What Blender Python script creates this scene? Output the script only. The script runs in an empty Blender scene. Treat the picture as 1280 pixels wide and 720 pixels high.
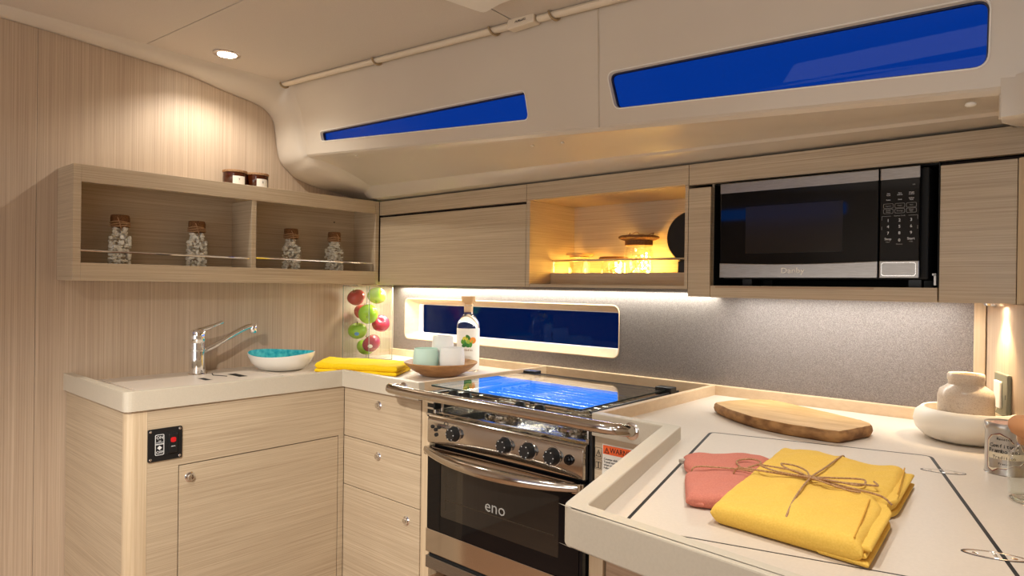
import bpy, bmesh, math, random
from mathutils import Vector, Matrix, noise
from mathutils.geometry import tessellate_polygon
random.seed(7)
SC = bpy.context.scene
COL = SC.collection
PI = math.pi
H = 1.17            # every coordinate below is relative to the eye height; H lifts the finished scene on to its floor

# ------------------------------------------------------------------ camera
cam = bpy.data.cameras.new('camera'); co = bpy.data.objects.new('camera', cam); COL.objects.link(co)
YAW, PITCH, ROLL, FPX = 0.723557, -0.003372, 0.01292, 830.79
F = Vector((-math.sin(YAW)*math.cos(PITCH), math.cos(YAW)*math.cos(PITCH), math.sin(PITCH)))
R = Vector((math.cos(YAW), math.sin(YAW), 0)); U = R.cross(F)
R2 = R*math.cos(ROLL) + U*math.sin(ROLL); U2 = -R*math.sin(ROLL) + U*math.cos(ROLL)
co.matrix_world = Matrix(((R2.x, U2.x, -F.x, 0), (R2.y, U2.y, -F.y, 0), (R2.z, U2.z, -F.z, 0), (0, 0, 0, 1)))
cam.sensor_width = 36; cam.lens = FPX*36/1280; cam.clip_start = .02
SC.camera = co

# ------------------------------------------------------------------ sky outside the windows
SC.view_settings.view_transform = 'Standard'; SC.view_settings.look = 'None'
SC.view_settings.gamma = 1; SC.view_settings.exposure = 0.55
w = bpy.data.worlds.new('world'); SC.world = w; w.use_nodes = True
nt = w.node_tree; bg = nt.nodes['Background']
bg.inputs[0].default_value = (.16, .50, 1.0, 1); bg.inputs[1].default_value = 1.6

def area(name, loc, rot, sx, sy, power, col, spread=PI):
    l = bpy.data.lights.new(name, 'AREA'); l.shape = 'RECTANGLE'; l.size = sx; l.size_y = sy
    l.energy = power; l.color = col; l.spread = spread
    o = bpy.data.objects.new(name, l); COL.objects.link(o); o.location = loc; o.rotation_euler = rot; return o
WARM = (1.0, .95, .86)
# unseen fill lights added behind the camera to brighten the galley
area('saloon_fill_light', (.75, -.9, .30), (math.radians(55), 0, math.radians(38)), 1.1, .8, 5.5, (1.0, .99, .96))
area('low_fill_light', (-1.0, -1.4, -.45), (math.radians(95), 0, 0), 1.6, .8, 8, (1.0, .99, .95))  # added low fill that lifts the cabinet doors
area('ceiling_fill_light', (-.2, -1.35, .05), (math.radians(165), 0, 0), 2.4, .25, 5.5, (1.0, .99, .96))  # added uplight that brightens the ceiling
# LED strips under the wall cabinets
area('strip_light', (-1.475, 1.735, -.012), (0, 0, 0), 1.37, .012, 2.5, (1.0, .98, .86))
area('strip_light', (-2.02, 1.60, -.012), (0, 0, 0), .16, .03, 1.6, (1.0, .93, .80))  # extra light added to brighten the corner, not a strip of its own
area('strip_light', (-.50, 1.655, -.030), (math.radians(6), 0, 0), .52, .02, 1.25, (1.0, .98, .92))

# ------------------------------------------------------------------ materials
MT = {}
def mat(name, col=(.5,.5,.5), rough=.5, metal=0, trans=0, ior=1.45, emit=None, es=0, coat=0, spec=None, alpha=1):
    m = bpy.data.materials.new(name); m.use_nodes = True; b = m.node_tree.nodes['Principled BSDF']
    b.inputs['Base Color'].default_value = (*col, 1); b.inputs['Roughness'].default_value = rough
    b.inputs['Metallic'].default_value = metal; b.inputs['Transmission Weight'].default_value = trans
    b.inputs['IOR'].default_value = ior; b.inputs['Coat Weight'].default_value = coat
    if spec is not None: b.inputs['Specular IOR Level'].default_value = spec
    if emit: b.inputs['Emission Color'].default_value = (*emit, 1); b.inputs['Emission Strength'].default_value = es
    MT[name] = m; return m
def L(r, g, b):   # sRGB 0-255 to linear
    f = lambda c: (c/255/12.92) if c/255 <= .04045 else ((c/255+.055)/1.055)**2.4
    return (f(r), f(g), f(b))
def nodes(m): return m.node_tree.nodes, m.node_tree.links, m.node_tree.nodes['Principled BSDF']
def wood(name, c1, c2, scale, rough=.45, bump=.15, spread=(.35, .7), fine=.35):
    m = mat(name, c1, rough); n, l, b = nodes(m)
    g = n.new('ShaderNodeNewGeometry'); mp = n.new('ShaderNodeMapping'); mp.inputs['Scale'].default_value = scale
    l.new(g.outputs['Position'], mp.inputs['Vector'])
    a = n.new('ShaderNodeTexNoise'); a.inputs['Scale'].default_value = 1; a.inputs['Detail'].default_value = 4; a.inputs['Roughness'].default_value = .75
    l.new(mp.outputs[0], a.inputs['Vector'])
    r = n.new('ShaderNodeValToRGB'); r.color_ramp.elements[0].position = spread[0]; r.color_ramp.elements[1].position = spread[1]
    r.color_ramp.elements[0].color = (*c2, 1); r.color_ramp.elements[1].color = (*c1, 1)
    l.new(a.outputs['Fac'], r.inputs[0])
    mp2 = n.new('ShaderNodeMapping'); mp2.inputs['Scale'].default_value = tuple(s*.12 if s > 20 else s*.6 for s in scale)
    l.new(g.outputs['Position'], mp2.inputs['Vector'])
    a2 = n.new('ShaderNodeTexNoise'); a2.inputs['Scale'].default_value = 1; a2.inputs['Detail'].default_value = 3
    l.new(mp2.outputs[0], a2.inputs['Vector'])
    mx = n.new('ShaderNodeMix'); mx.data_type = 'RGBA'; mx.blend_type = 'MULTIPLY'; mx.inputs[0].default_value = fine
    r2 = n.new('ShaderNodeValToRGB'); r2.color_ramp.elements[0].position = .3; r2.color_ramp.elements[1].position = .65
    r2.color_ramp.elements[0].color = (.78, .75, .73, 1)
    l.new(a2.outputs['Fac'], r2.inputs[0]); l.new(r.outputs[0], mx.inputs[6]); l.new(r2.outputs[0], mx.inputs[7])
    l.new(mx.outputs[2], b.inputs['Base Color'])
    bp = n.new('ShaderNodeBump'); bp.inputs['Strength'].default_value = bump; bp.inputs['Distance'].default_value = .001
    l.new(a.outputs['Fac'], bp.inputs['Height']); l.new(bp.outputs[0], b.inputs['Normal'])
    return m
def noisy(name, c1, c2, scale, rough=.5, bump=0., stretch=(1,1,1), metal=0, dist=.001, detail=3, pos=(.35,.65)):
    m = mat(name, c1, rough, metal); n, l, b = nodes(m)
    g = n.new('ShaderNodeNewGeometry'); mp = n.new('ShaderNodeMapping'); mp.inputs['Scale'].default_value = tuple(scale*s for s in stretch)
    l.new(g.outputs['Position'], mp.inputs['Vector'])
    a = n.new('ShaderNodeTexNoise'); a.inputs['Scale'].default_value = 1; a.inputs['Detail'].default_value = detail
    l.new(mp.outputs[0], a.inputs['Vector'])
    r = n.new('ShaderNodeValToRGB'); r.color_ramp.elements[0].color = (*c1, 1); r.color_ramp.elements[1].color = (*c2, 1)
    r.color_ramp.elements[0].position, r.color_ramp.elements[1].position = pos
    l.new(a.outputs['Fac'], r.inputs[0]); l.new(r.outputs[0], b.inputs['Base Color'])
    if bump:
        bp = n.new('ShaderNodeBump'); bp.inputs['Strength'].default_value = bump; bp.inputs['Distance'].default_value = dist
        l.new(a.outputs['Fac'], bp.inputs['Height']); l.new(bp.outputs[0], b.inputs['Normal'])
    return m
def thin_glass(name, tint, refl=1.0, ior=1.5, rough=0.0):
    m = bpy.data.materials.new(name); m.use_nodes = True; n, l = m.node_tree.nodes, m.node_tree.links
    n.remove(n['Principled BSDF']); out = n['Material Output']
    t = n.new('ShaderNodeBsdfTransparent'); t.inputs[0].default_value = (*tint, 1)
    g = n.new('ShaderNodeBsdfGlossy'); g.inputs['Roughness'].default_value = rough; g.inputs[0].default_value = (refl, refl, refl, 1)
    f = n.new('ShaderNodeFresnel'); gm = n.new('ShaderNodeNewGeometry'); mr = n.new('ShaderNodeMapRange')
    mr.inputs[3].default_value = ior; mr.inputs[4].default_value = 1/ior   # same reflectance from either side of the pane
    l.new(gm.outputs['Backfacing'], mr.inputs[0]); l.new(mr.outputs[0], f.inputs[0])
    x = n.new('ShaderNodeMixShader'); l.new(f.outputs[0], x.inputs[0]); l.new(t.outputs[0], x.inputs[1]); l.new(g.outputs[0], x.inputs[2])
    l.new(x.outputs[0], out.inputs[0]); MT[name] = m; return m
O1, O2 = L(208,190,162), L(176,155,129)
oak = wood('oak_horizontal', O1, O2, (3, 3, 420))
oak_shaded = wood('oak_shade', L(196,167,138), L(160,130,104), (3, 3, 420))  # darker oak copy: shade put into the colour of undersides, plinths and stove bay
oak_v = wood('oak_vertical', L(205,184,160), L(172,149,127), (330, 330, 1.6), spread=(.3,.68))
oak_solid = wood('oak_solid', L(218,192,158), L(208,180,146), (30, 30, 60), bump=.05, fine=.15)
oak_post = wood('oak_post', L(214,193,162), L(196,172,140), (140, 140, 3), bump=.05, fine=.15)
gap_m = mat('shadow_gap', L(40,26,18), .8)
corian = noisy('solid_surface', L(210,198,184), L(214,202,188), 300, .38, 0)
corian_rim = noisy('solid_surface_rim', L(196,186,168), L(200,190,172), 300, .42, 0)
splash = noisy('grey_laminate', L(112,104,100), L(150,142,138), 700, .42, .15, metal=.35, detail=4)
liner_m = noisy('gelcoat', L(208,197,181), L(204,192,176), 3, .28)
ceil_m = noisy('ceiling_vinyl', L(212,202,190), L(206,196,184), 500, .7, .1)
steel = noisy('brushed_steel', L(160,155,150), L(142,137,132), 60, .32, .05, (1, 1, 40), .95)
polished = mat('polished_steel', L(205,200,194), .10, 1)
chrome = mat('chrome', (.85,.85,.86), .06, 1)
chrome_soft = mat('satin_chrome', (.75,.74,.72), .22, 1)
black = mat('black_plastic', (.012,.012,.013), .32)
black_gloss = mat('black_gloss', (.003,.003,.004), .04, spec=.35)
black_matt = mat('black_matt', (.006,.006,.006), .7)
rubber = mat('grey_rubber', L(30,30,32), .6)
white_p = mat('white_plastic', L(235,230,220), .4)
cream_p = mat('cream_plastic', L(226,212,190), .35)
print_w = mat('print_white', L(225,225,225), .5)
print_g = mat('print_grey', L(150,148,144), .5)
print_k = mat('print_black', L(25,22,20), .6)
red_p = mat('red_rocker', L(205,30,35), .35)
orange_p = mat('orange_print', L(235,100,45), .6)
navy = mat('navy_gasket', L(24,26,60), .5)
clear = thin_glass('clear_glass', (.97,.985,.975))
lidglass = thin_glass('lid_glass', (.86,.9,.88), ior=1.55)
tint_hi = thin_glass('blue_tinted_glass', (.06,.165,.335), ior=1.15)
tint_lo = thin_glass('hull_glass', (.30,.6,.9), ior=1.2)
jarglass = mat('jar_glass', (.97,1,.98), .02, trans=1, ior=1.33)
amber = mat('amber_glass', L(70,30,10), .06, coat=.3)
frost_m = mat('frosted_mint', L(222,250,238), .5, trans=.2, ior=1.15)
frost_w = mat('frosted_white', L(253,253,250), .5, trans=.15, ior=1.15)
cork = noisy('cork', L(190,150,110), L(140,100,66), 350, .8, .4)
cork_d = noisy('dark_cork', L(134,92,52), L(92,58,30), 350, .8, .4)
twine_m = noisy('twine', L(196,158,118), L(150,112,78), 500, .9, .3)
ceramic = mat('white_ceramic', L(238,234,226), .22, coat=.3)
turq = noisy('turquoise_glaze', L(30,165,185), L(95,210,215), 60, .5); MT['turquoise_glaze'].node_tree.nodes['Principled BSDF'].inputs['Specular IOR Level'].default_value = .15
cream_c = mat('cream_ceramic', L(240,232,218), .4)
speck = noisy('speckled_stoneware', L(214,198,180), L(186,164,142), 520, .28, 0, pos=(.5,.72))
yellow_b = noisy('bright_yellow_cloth', L(250,215,20), L(240,198,10), 400, .9, .5)
mustard = noisy('mustard_cloth', L(236,196,92), L(228,186,80), 500, .9, .35)
pink_m = noisy('salmon_cloth', L(208,130,112), L(198,118,102), 500, .9, .35)
bowlwood = wood('bowl_wood', L(196,148,96), L(150,104,60), (20, 20, 90), bump=.1)
boardwood = wood('olive_wood', L(228,190,128), L(200,156,92), (9, 40, 30), .5, .1, fine=.5)
barkwood = noisy('live_edge', L(178,134,84), L(116,78,44), 30, .7, .4, (1,1,2))
tin_m = mat('tin', L(190,186,182), .28, .9)
label_c = mat('cream_label', L(225,212,186), .6)
label_r = mat('label_border', L(140,50,40), .6)
fairy = mat('fairy_bulb', (1,.7,.25), .4, emit=(1,.55,.12), es=130)
lamp_e = mat('lamp_glow', (1,.9,.8), .4, emit=(1,.86,.66), es=40)
teak = wood('teak_floor', L(176,140,108), L(140,104,78), (4, 60, 4), fine=.4)
shell_m = noisy('pebble_white', L(255,252,245), L(240,230,214), 40, .5)
sea_m = mat('sea', (.0006,.013,.027), .9, spec=0)

# ------------------------------------------------------------------ mesh helpers
class M:
    def __init__(s): s.bm = bmesh.new()
    def box(s, x0, x1, y0, y1, z0, z1):
        v = [s.bm.verts.new(p) for p in ((x0,y0,z0),(x1,y0,z0),(x1,y1,z0),(x0,y1,z0),(x0,y0,z1),(x1,y0,z1),(x1,y1,z1),(x0,y1,z1))]
        for f in ((3,2,1,0),(4,5,6,7),(0,1,5,4),(1,2,6,5),(2,3,7,6),(3,0,4,7)): s.bm.faces.new([v[i] for i in f])
        return s
    def prism(s, outer, h0, h1, holes=(), fn=None):
        """polygon (with holes) in (u, v), from h0 to h1; fn maps (u, v, h) to a point"""
        fn = fn or (lambda u, v, h: (u, v, h))
        loops = [list(outer)] + [list(h) for h in holes]
        flat = [p for lp in loops for p in lp]
        tris = tessellate_polygon([[Vector((p[0], p[1], 0)) for p in lp] for lp in loops])
        A = [s.bm.verts.new(fn(p[0], p[1], h0)) for p in flat]; B = [s.bm.verts.new(fn(p[0], p[1], h1)) for p in flat]
        for t in tris:
            try: s.bm.faces.new([A[i] for i in t]); s.bm.faces.new([B[i] for i in reversed(t)])
            except ValueError: pass
        k = 0
        for lp in loops:
            n = len(lp)
            for i in range(n):
                a, b = k+i, k+(i+1) % n
                s.bm.faces.new((A[a], A[b], B[b], B[a]))
            k += n
        return s
    def grid(s, rows, close_u=False, close_v=False, flip=False):
        V = [[s.bm.verts.new(p) for p in r] for r in rows]; n, m = len(V), len(V[0])
        for i in range(n if close_u else n-1):
            for j in range(m if close_v else m-1):
                q = (V[i][j], V[i][(j+1) % m], V[(i+1) % n][(j+1) % m], V[(i+1) % n][j])
                try: s.bm.faces.new(q if not flip else q[::-1])
                except ValueError: pass
        return V
    def lathe(s, prof, c=(0,0,0), seg=32, sy=1, wob=None, axis=None):
        rows = []
        for r, z in prof:
            row = []
            for k in range(seg):
                a = 2*PI*k/seg; rr = r*(1 if wob is None else wob(a, z))
                p = Vector((rr*math.cos(a), rr*sy*math.sin(a), z))
                if axis is not None: p = axis @ p
                row.append(p + Vector(c))
            rows.append(row)
        V = s.grid(rows, close_v=True)
        for i in (0, -1):
            if prof[i][0] < .003:
                try: s.bm.faces.new(V[i])
                except ValueError: pass
        return s
    def tube(s, pts, r, seg=10, closed=False, flat=None):
        pts = [Vector(p) for p in pts]; n = len(pts); rows = []; prev = None
        for i, p in enumerate(pts):
            a = pts[i-1] if (i or closed) else p; b = pts[(i+1) % n] if (i < n-1 or closed) else p
            t = (b-a).normalized()
            if prev is None:
                up = Vector((0,0,1)) if abs(t.z) < .9 else Vector((0,1,0)); u = t.cross(up).normalized()
            else: u = (prev - t*prev.dot(t)).normalized()
            v = t.cross(u); prev = u; rr = r[i] if isinstance(r, (list, tuple)) else r
            f = 1 if flat is None else flat
            rows.append([p + u*rr*math.cos(2*PI*k/seg) + v*rr*f*math.sin(2*PI*k/seg) for k in range(seg)])
        V = s.grid(rows, close_u=closed, close_v=True)
        if not closed: s.bm.faces.new(V[0]); s.bm.faces.new(V[-1])
        return s
    def ball(s, c, r, sc=(1,1,1), sub=2, rot=None):
        mm = Matrix.Translation(c) @ (rot.to_4x4() if rot else Matrix()) @ Matrix.Diagonal((r*sc[0], r*sc[1], r*sc[2], 1))
        bmesh.ops.create_icosphere(s.bm, subdivisions=sub, radius=1, matrix=mm); return s
    def xf(s, m): bmesh.ops.transform(s.bm, matrix=m, verts=s.bm.verts); return s
def RZ(a): return Matrix.Rotation(a, 4, 'Z')
def T(*p): return Matrix.Translation(p)
def rrect(x0, x1, y0, y1, r, n=5):
    out = []
    for cx, cy, a0 in ((x1-r, y0+r, -PI/2), (x1-r, y1-r, 0), (x0+r, y1-r, PI/2), (x0+r, y0+r, PI)):
        for k in range(n+1):
            a = a0 + PI/2*k/n; out.append((cx+r*math.cos(a), cy+r*math.sin(a)))
    return out
def fillet(pts, rad, n=6, closed=True):
    out = []; N = len(pts)
    for i, p in enumerate(pts):
        r = rad[i] if isinstance(rad, (list, tuple)) else rad
        if r <= 0 or (not closed and i in (0, N-1)): out.append(tuple(p)); continue
        P = Vector(p); a = (Vector(pts[i-1])-P); b = (Vector(pts[(i+1) % N])-P)
        an, bn = a.normalized(), b.normalized(); ang = an.angle(bn); d = min(r/math.tan(ang/2), a.length*.49, b.length*.49)
        for k in range(n+1):
            t = k/n; q = (P+an*d)*(1-t)**2 + P*2*t*(1-t) + (P+bn*d)*t**2; out.append((q.x, q.y))
    return out
def bez(p0, p1, p2, n=8): return [tuple(Vector(p0)*(1-t)**2 + Vector(p1)*2*t*(1-t) + Vector(p2)*t*t) for t in [k/n for k in range(n+1)]]
def spline(P, n=6):
    P = [Vector(p) for p in P]; Q = [P[0]*2-P[1]] + P + [P[-1]*2-P[-2]]; out = []
    for i in range(1, len(Q)-2):
        for k in range(n):
            t = k/n; a, b, c, d = Q[i-1], Q[i], Q[i+1], Q[i+2]
            out.append(.5*((2*b)+(c-a)*t+(2*a-5*b+4*c-d)*t*t+(3*b-a-3*c+d)*t**3))
    return out + [P[-1]]

def tag(o, label=None, cat=None, group=None, kind=None):
    if label: o['label'] = label
    if cat: o['category'] = cat
    if group: o['group'] = group
    if kind: o['kind'] = kind
    return o
def wloc(o):
    v = Vector(o.location)
    while o.parent: o = o.parent; v += o.location
    return v
def ob(name, m, material, parent=None, bevel=0, smooth=False, local=False, label=None, cat=None, group=None, kind=None, auto=None):
    bm = m.bm; bmesh.ops.recalc_face_normals(bm, faces=bm.faces)
    me = bpy.data.meshes.new(name)
    if parent is not None:
        o_loc = Vector((0,0,0))
        if not local:
            o_loc = wloc(parent); bmesh.ops.translate(bm, vec=-o_loc, verts=bm.verts)
            o_loc = Vector((0,0,0))
    elif not local:
        xs = [v.co for v in bm.verts]
        lo = Vector([min(v[i] for v in xs) for i in range(3)]); hi = Vector([max(v[i] for v in xs) for i in range(3)])
        o_loc = Vector(((lo.x+hi.x)/2, (lo.y+hi.y)/2, lo.z)); bmesh.ops.translate(bm, vec=-o_loc, verts=bm.verts)
    else: o_loc = Vector((0,0,0))
    bm.to_mesh(me); bm.free()
    o = bpy.data.objects.new(name, me); COL.objects.link(o); o.location = o_loc
    if parent is not None: o.parent = parent
    me.materials.append(material)
    if smooth:
        for p in me.polygons: p.use_smooth = True
        if smooth != 'all':
            me.set_sharp_from_angle(angle=math.radians(auto or 40))
    if bevel:
        b = o.modifiers.new('bevel', 'BEVEL'); b.width = bevel; b.segments = 2; b.limit_method = 'ANGLE'; b.angle_limit = math.radians(50)
    tag(o, label, cat, group, kind); return o
def root(name, loc, label=None, cat=None, group=None, kind=None, rz=0):
    o = bpy.data.objects.new(name, None); o.empty_display_size = .03; COL.objects.link(o)
    o.location = loc; o.rotation_euler.z = rz; return tag(o, label, cat, group, kind)
def kids(o): return [c for c in bpy.data.objects if c.parent == o]
def copy_tree(o, parent=None):
    c = o.copy(); COL.objects.link(c); c.parent = parent
    for ch in kids(o): copy_tree(ch, c)
    return c
def text(name, s, size, mtx, material, parent, ext=.0003, label=None, align='CENTER', squash=1):
    """flat lettering converted to a mesh; mtx places it (text plane = local XY)"""
    cu = bpy.data.curves.new('t', 'FONT'); cu.body = s; cu.size = size; cu.extrude = ext; cu.align_x = align; cu.align_y = 'CENTER'
    cu.resolution_u = 2
    t = bpy.data.objects.new('t', cu); COL.objects.link(t)
    me = bpy.data.meshes.new_from_object(t); bpy.data.objects.remove(t)
    me.transform(mtx @ Matrix.Diagonal((squash, 1, 1, 1))); 
    off = wloc(parent); me.transform(Matrix.Translation(-off))
    o = bpy.data.objects.new(name, me); COL.objects.link(o); o.parent = parent
    me.materials.clear(); me.materials.append(material); tag(o, label); return o
def on_y(x, y, z):   # text facing -Y
    return T(x, y, z) @ Matrix.Rotation(PI/2, 4, 'X')
def on_x(x, y, z):   # text facing +X
    return T(x, y, z) @ RZ(PI/2) @ Matrix.Rotation(PI/2, 4, 'X')

# frequently used levels
ZR, ZS, ZA = -.266, -.292, -.314      # rim top, worktop surface, apron bottom
XW, YW = -2.21, 1.755                 # left bulkhead and backsplash planes
S = 'structure'

# ================================================================== SETTING
ob('floor', M().box(-2.3, 2.0, -1.6, 1.9, -1.20, -1.17), teak, kind=S)
wl = root('wall_left', (XW, 0, -1.17), kind=S)
ob('panel', M().box(XW-.03, XW, -1.6, .5058, -1.17, .74), oak_v, wl, bevel=.0008)
ob('panel', M().prism([(.5065,-1.17),(1.80,-1.17),(1.80,.34),(1.30,.42),(1.235,.60),(1.20,.74),(.5065,.74)], XW-.03, XW, (), lambda u, v, h: (h, u, v)), oak_v, wl, bevel=.0008)
ob('panel', M().prism([(-1.6,-1.17),(1.95,-1.17),(1.95,.32),(1.30,.42),(1.235,.60),(1.20,.74),(-1.6,.74)], XW-.05, XW-.031, (), lambda u, v, h: (h, u, v)), gap_m, wl)
# hull side: grey backsplash with the long window
wo = rrect(-2.132, -1.108, -.219, -.058, .022)
ob('wall_back', M().prism([(-2.26,-1.17),(-.18,-1.17),(-.18,-.004),(-2.26,-.004)], YW, 1.80, [wo], lambda u, v, h: (u, h, v)), splash, kind=S)
ob('wall_hull', M().box(-2.30, 1.0, 1.93, 1.96, -.012, .36), gap_m, kind=S)
ob('wall_hull', M().box(-.18, 1.0, 1.80, 1.93, -1.2, -.004), gap_m, kind=S)
ob('wall_hull', M().box(-2.30, 1.0, 1.80, 1.93, -.016, -.004), gap_m, kind=S)  # unseen cover added to stop sky light leaking through the gap
win = root('window_1', (-1.62, 1.77, -.14), kind=S)
wi = rrect(-2.085, -1.128, -.196, -.079, .010); wmid = rrect(-2.132, -1.108, -.219, -.058, .022); wlip = rrect(-2.135, -1.105, -.222, -.055, .024)
m = M(); m.grid([[(p[0], 1.7535, p[1]) for p in wlip], [(p[0], 1.7525, p[1]) for p in wmid], [(p[0], 1.787, p[1]) for p in wi], [(p[0], 1.81, p[1]) for p in wi]], close_v=True)
ob('window_frame', m, oak_solid, win, smooth=True)
m = M(); m.grid([[(p[0], 1.788, p[1]) for p in rrect(-2.086,-1.127,-.197,-.078,.010)], [(p[0], 1.792, p[1]) for p in rrect(-2.070,-1.13,-.194,-.081,.006)], [(p[0], 1.80, p[1]) for p in rrect(-2.070,-1.13,-.194,-.081,.006)]], close_v=True)
ob('window_seal', m, white_p, win)
ob('window_pane', M().box(-2.10, -1.10, 1.806, 1.808, -.21, -.06), tint_lo, win)
ob('sea', M().box(-60, 60, 2.4, 160, -1.75, -1.7), sea_m, label='dark blue sea seen through the long hull window', cat='sea', kind='stuff')
ob('wall_hull', M().prism([(-2.3,-.3),(-1.0,-.3),(-1.0,-.02),(-2.3,-.02)], 1.80, 1.83, [rrect(-2.11,-1.09,-.215,-.055,.01)], lambda u, v, h: (u, h, v)), gap_m, kind=S)
# right hand partition, turned 20 degrees
a20 = math.radians(20)
def rw(t, n=0): return (-.184 + t*math.sin(a20) + n*-math.cos(a20), YW - t*math.cos(a20) - n*math.sin(a20))
ob('wall_right', M().prism([rw(-.05), rw(.8), rw(.8, -.04), rw(-.05, -.04)], -1.17, -.0235), oak_v, kind=S)
ob('wall_right', M().prism([rw(.8), rw(3.2), rw(3.2, -.04), rw(.8, -.04)], -1.17, .75), oak_v, kind=S)
ob('wall_right', M().box(.30, .33, .9, 1.96, -.03, .72), oak_v, kind=S)  # unseen closing wall added to keep leaking sky light out
ob('wall_right', M().box(-.16, .33, .95, 1.96, -.0232, -.022).xf(T(.28,0,0)), oak_v, kind=S)  # unseen slab added to close the same light leak
ob('trim_1', M().box(-.202, -.181, 1.738, YW+.002, ZS, -.018), oak_post, kind=S, bevel=.001)
ob('wall_rear', M().box(-2.3, 1.4, -1.62, -1.6, -1.17, .1), oak_v, kind=S)
# opposite side of the saloon, with its own long window
ob('wall_opposite', M().prism([(-2.4,.1),(1.4,.1),(1.4,.75),(-2.4,.75)], -1.62, -1.6, [rrect(-2.15,-1.25,.50,.58,.02)], lambda u, v, h: (u, h, v)), ceil_m, kind=S)
ob('window_4', M().box(-2.2, -1.2, -1.63, -1.628, .47, .61), tint_lo, kind=S)

# ceiling: cambered, falling aft
KX = .0566
def camber(y): 
    t = (y+.0)/1.2
    return .727 - .027*max(0, t)**2.2 if y > 0 else .727 - .02*(y/1.6)**2
def cz(x, y): return camber(y) - KX*(min(x, .6)+2.21)
ce = root('ceiling', (-1, 0, .72), kind=S)
def ceil_panel(x0, x1, y0, y1):
    m = M(); xs = [x0+(x1-x0)*i/8 for i in range(9)]; ys = [y0+(y1-y0)*j/10 for j in range(11)]
    lo = m.grid([[(x, y, cz(x, y)) for y in ys] for x in xs]); hi = m.grid([[(x, y, cz(x, y)+.012) for y in ys] for x in xs])
    for a, b in ((lo[0], hi[0]), (lo[-1], hi[-1]), ([r[0] for r in lo], [r[0] for r in hi]), ([r[-1] for r in lo], [r[-1] for r in hi])):
        for i in range(len(a)-1): m.bm.faces.new((a[i], a[i+1], b[i+1], b[i]))
    return m
ob('panel', ceil_panel(-2.235, 1.4, -1.62, .766), ceil_m, ce, smooth=True, auto=30)
ob('panel', ceil_panel(-2.235, -1.062, .7685, 1.212), ceil_m, ce, smooth=True, auto=30)
ob('panel', ceil_panel(-1.058, 1.4, .7685, 1.212), ceil_m, ce, smooth=True, auto=30)
ob('panel', M().box(-2.3, 1.4, -1.62, 1.4, .76, .78), ceil_m, ce)

# coach-roof side with the two tapered windows
def zr(x): return .700 - KX*(x+2.21)
def zc(x): return .448 - .0674*(x+2.105)
def face(x, z, h=0):
    t = (zr(x)-z)/(zr(x)-zc(x)); return (x, 1.212 + .060*t + h, z)
wL = fillet([(-1.985,.483),(-1.068,.414),(-1.070,.482),(-1.985,.513)], [.010,.014,.014,.010])
wR = fillet([(-.815,.399),(-.134,.351),(-.130,.452),(-.826,.476)], [.016,.020,.020,.016])
xs = [-2.10+i*.1 for i in range(26)]
outer = [(x, zc(x)+.004) for x in xs] + [(x, zr(x)) for x in reversed(xs)]
ob('trim_2', M().prism(outer, 0, .02, [wL, wR], face), liner_m, kind=S)
def offs(poly, d):
    c = Vector((sum(p[0] for p in poly)/len(poly), sum(p[1] for p in poly)/len(poly))); out = []
    n = len(poly)
    for i, p in enumerate(poly):
        a = Vector(poly[i-1]); b = Vector(poly[(i+1) % n]); t = (b-a).normalized(); nn = Vector((t.y, -t.x))
        if nn.dot(Vector(p)-c) < 0: nn = -nn
        q = Vector(p)+nn*d; out.append((q.x, q.y))
    return out
for nm, wp in (('window_2', wL), ('window_3', wR)):
    cx = sum(p[0] for p in wp)/len(wp)
    wn = root(nm, (cx, 1.25, .45), kind=S)
    m = M(); m.prism(offs(wp, .004), .010, .016, [offs(wp, -.0035)], face); ob('window_seal', m, navy, wn)
    m = M(); m.grid([[face(p[0], p[1], -.0012) for p in offs(wp, .0025)], [face(p[0], p[1], -.0015) for p in wp], [face(p[0], p[1], .009) for p in offs(wp, -.0008)]], close_v=True)
    ob('window_frame', m, white_p, wn)  # white ring: bright light on the opening's edge put into the colour
    m = M(); m.prism(offs(wp, .004), .016, .019, (), face); ob('window_pane', m, tint_hi, wn)
# moulded underside of the side deck, from the crease out to the cabinets
def z2(x): return .363 - .0178*(x+1.976)
def under(x):
    return [(x, 1.2715, zc(x)+.006), (x, 1.275, zc(x)), (x, 1.285, zc(x)-.006), (x, 1.31, zc(x)*.93+z2(x)*.07-.006), (x, 1.40, (zc(x)+z2(x))/2-.004), (x, 1.490, z2(x)+.003),
            (x, 1.50, z2(x)), (x, 1.506, z2(x)-.006), (x, 1.54, .325), (x, 1.60, .318), (x, 1.70, .317)]
xs2 = [-2.10, -2.0, -1.85, -1.6, -1.3, -1.0, -.7, -.4, -.2, -.117]
m = M(); m.grid([under(x) for x in xs2]); m.grid([[ (x, 1.70, .317), (x, 1.97, .36)] for x in xs2])
ob('trim_3', m, liner_m, kind=S, smooth=True, auto=24)
# right hand end of the recess
m = M(); m.grid([[(x, y-(.0 if x < -.1 else min(.06, (x+.1)*.5)), z) for (y, z) in ((1.268, zc(-.1)+.02), (1.272, .29), (1.275, .272), (1.29, .266), (1.60,.316))] for x in (-.118, -.10, -.06, 0, .1, .3, .6, 1.3)])
m.grid([[(-.118, 1.268, zc(-.1)+.02), (-.118, 1.272, .29), (-.118, 1.275, .272), (-.118, 1.29, .266)], [(-.124, 1.62, .36), (-.124, 1.62, .34), (-.124, 1.62, .33), (-.124, 1.60, .316)]])
ob('trim_4', m, liner_m, kind=S, smooth=True)
ob('trim_5', M().tube([face(-.833-.004*i, zr(-.8)-.01-i*.0305, -.0005) for i in range(9)], .0035, 6), liner_m, kind=S, smooth=True)
ob('trim_4', M().prism([(1.283,.270),(1.60,.319),(1.60,.37),(1.283,.37)], -.121, .33, (), lambda u, v, h: (h, u, v)), liner_m, kind=S)
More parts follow.
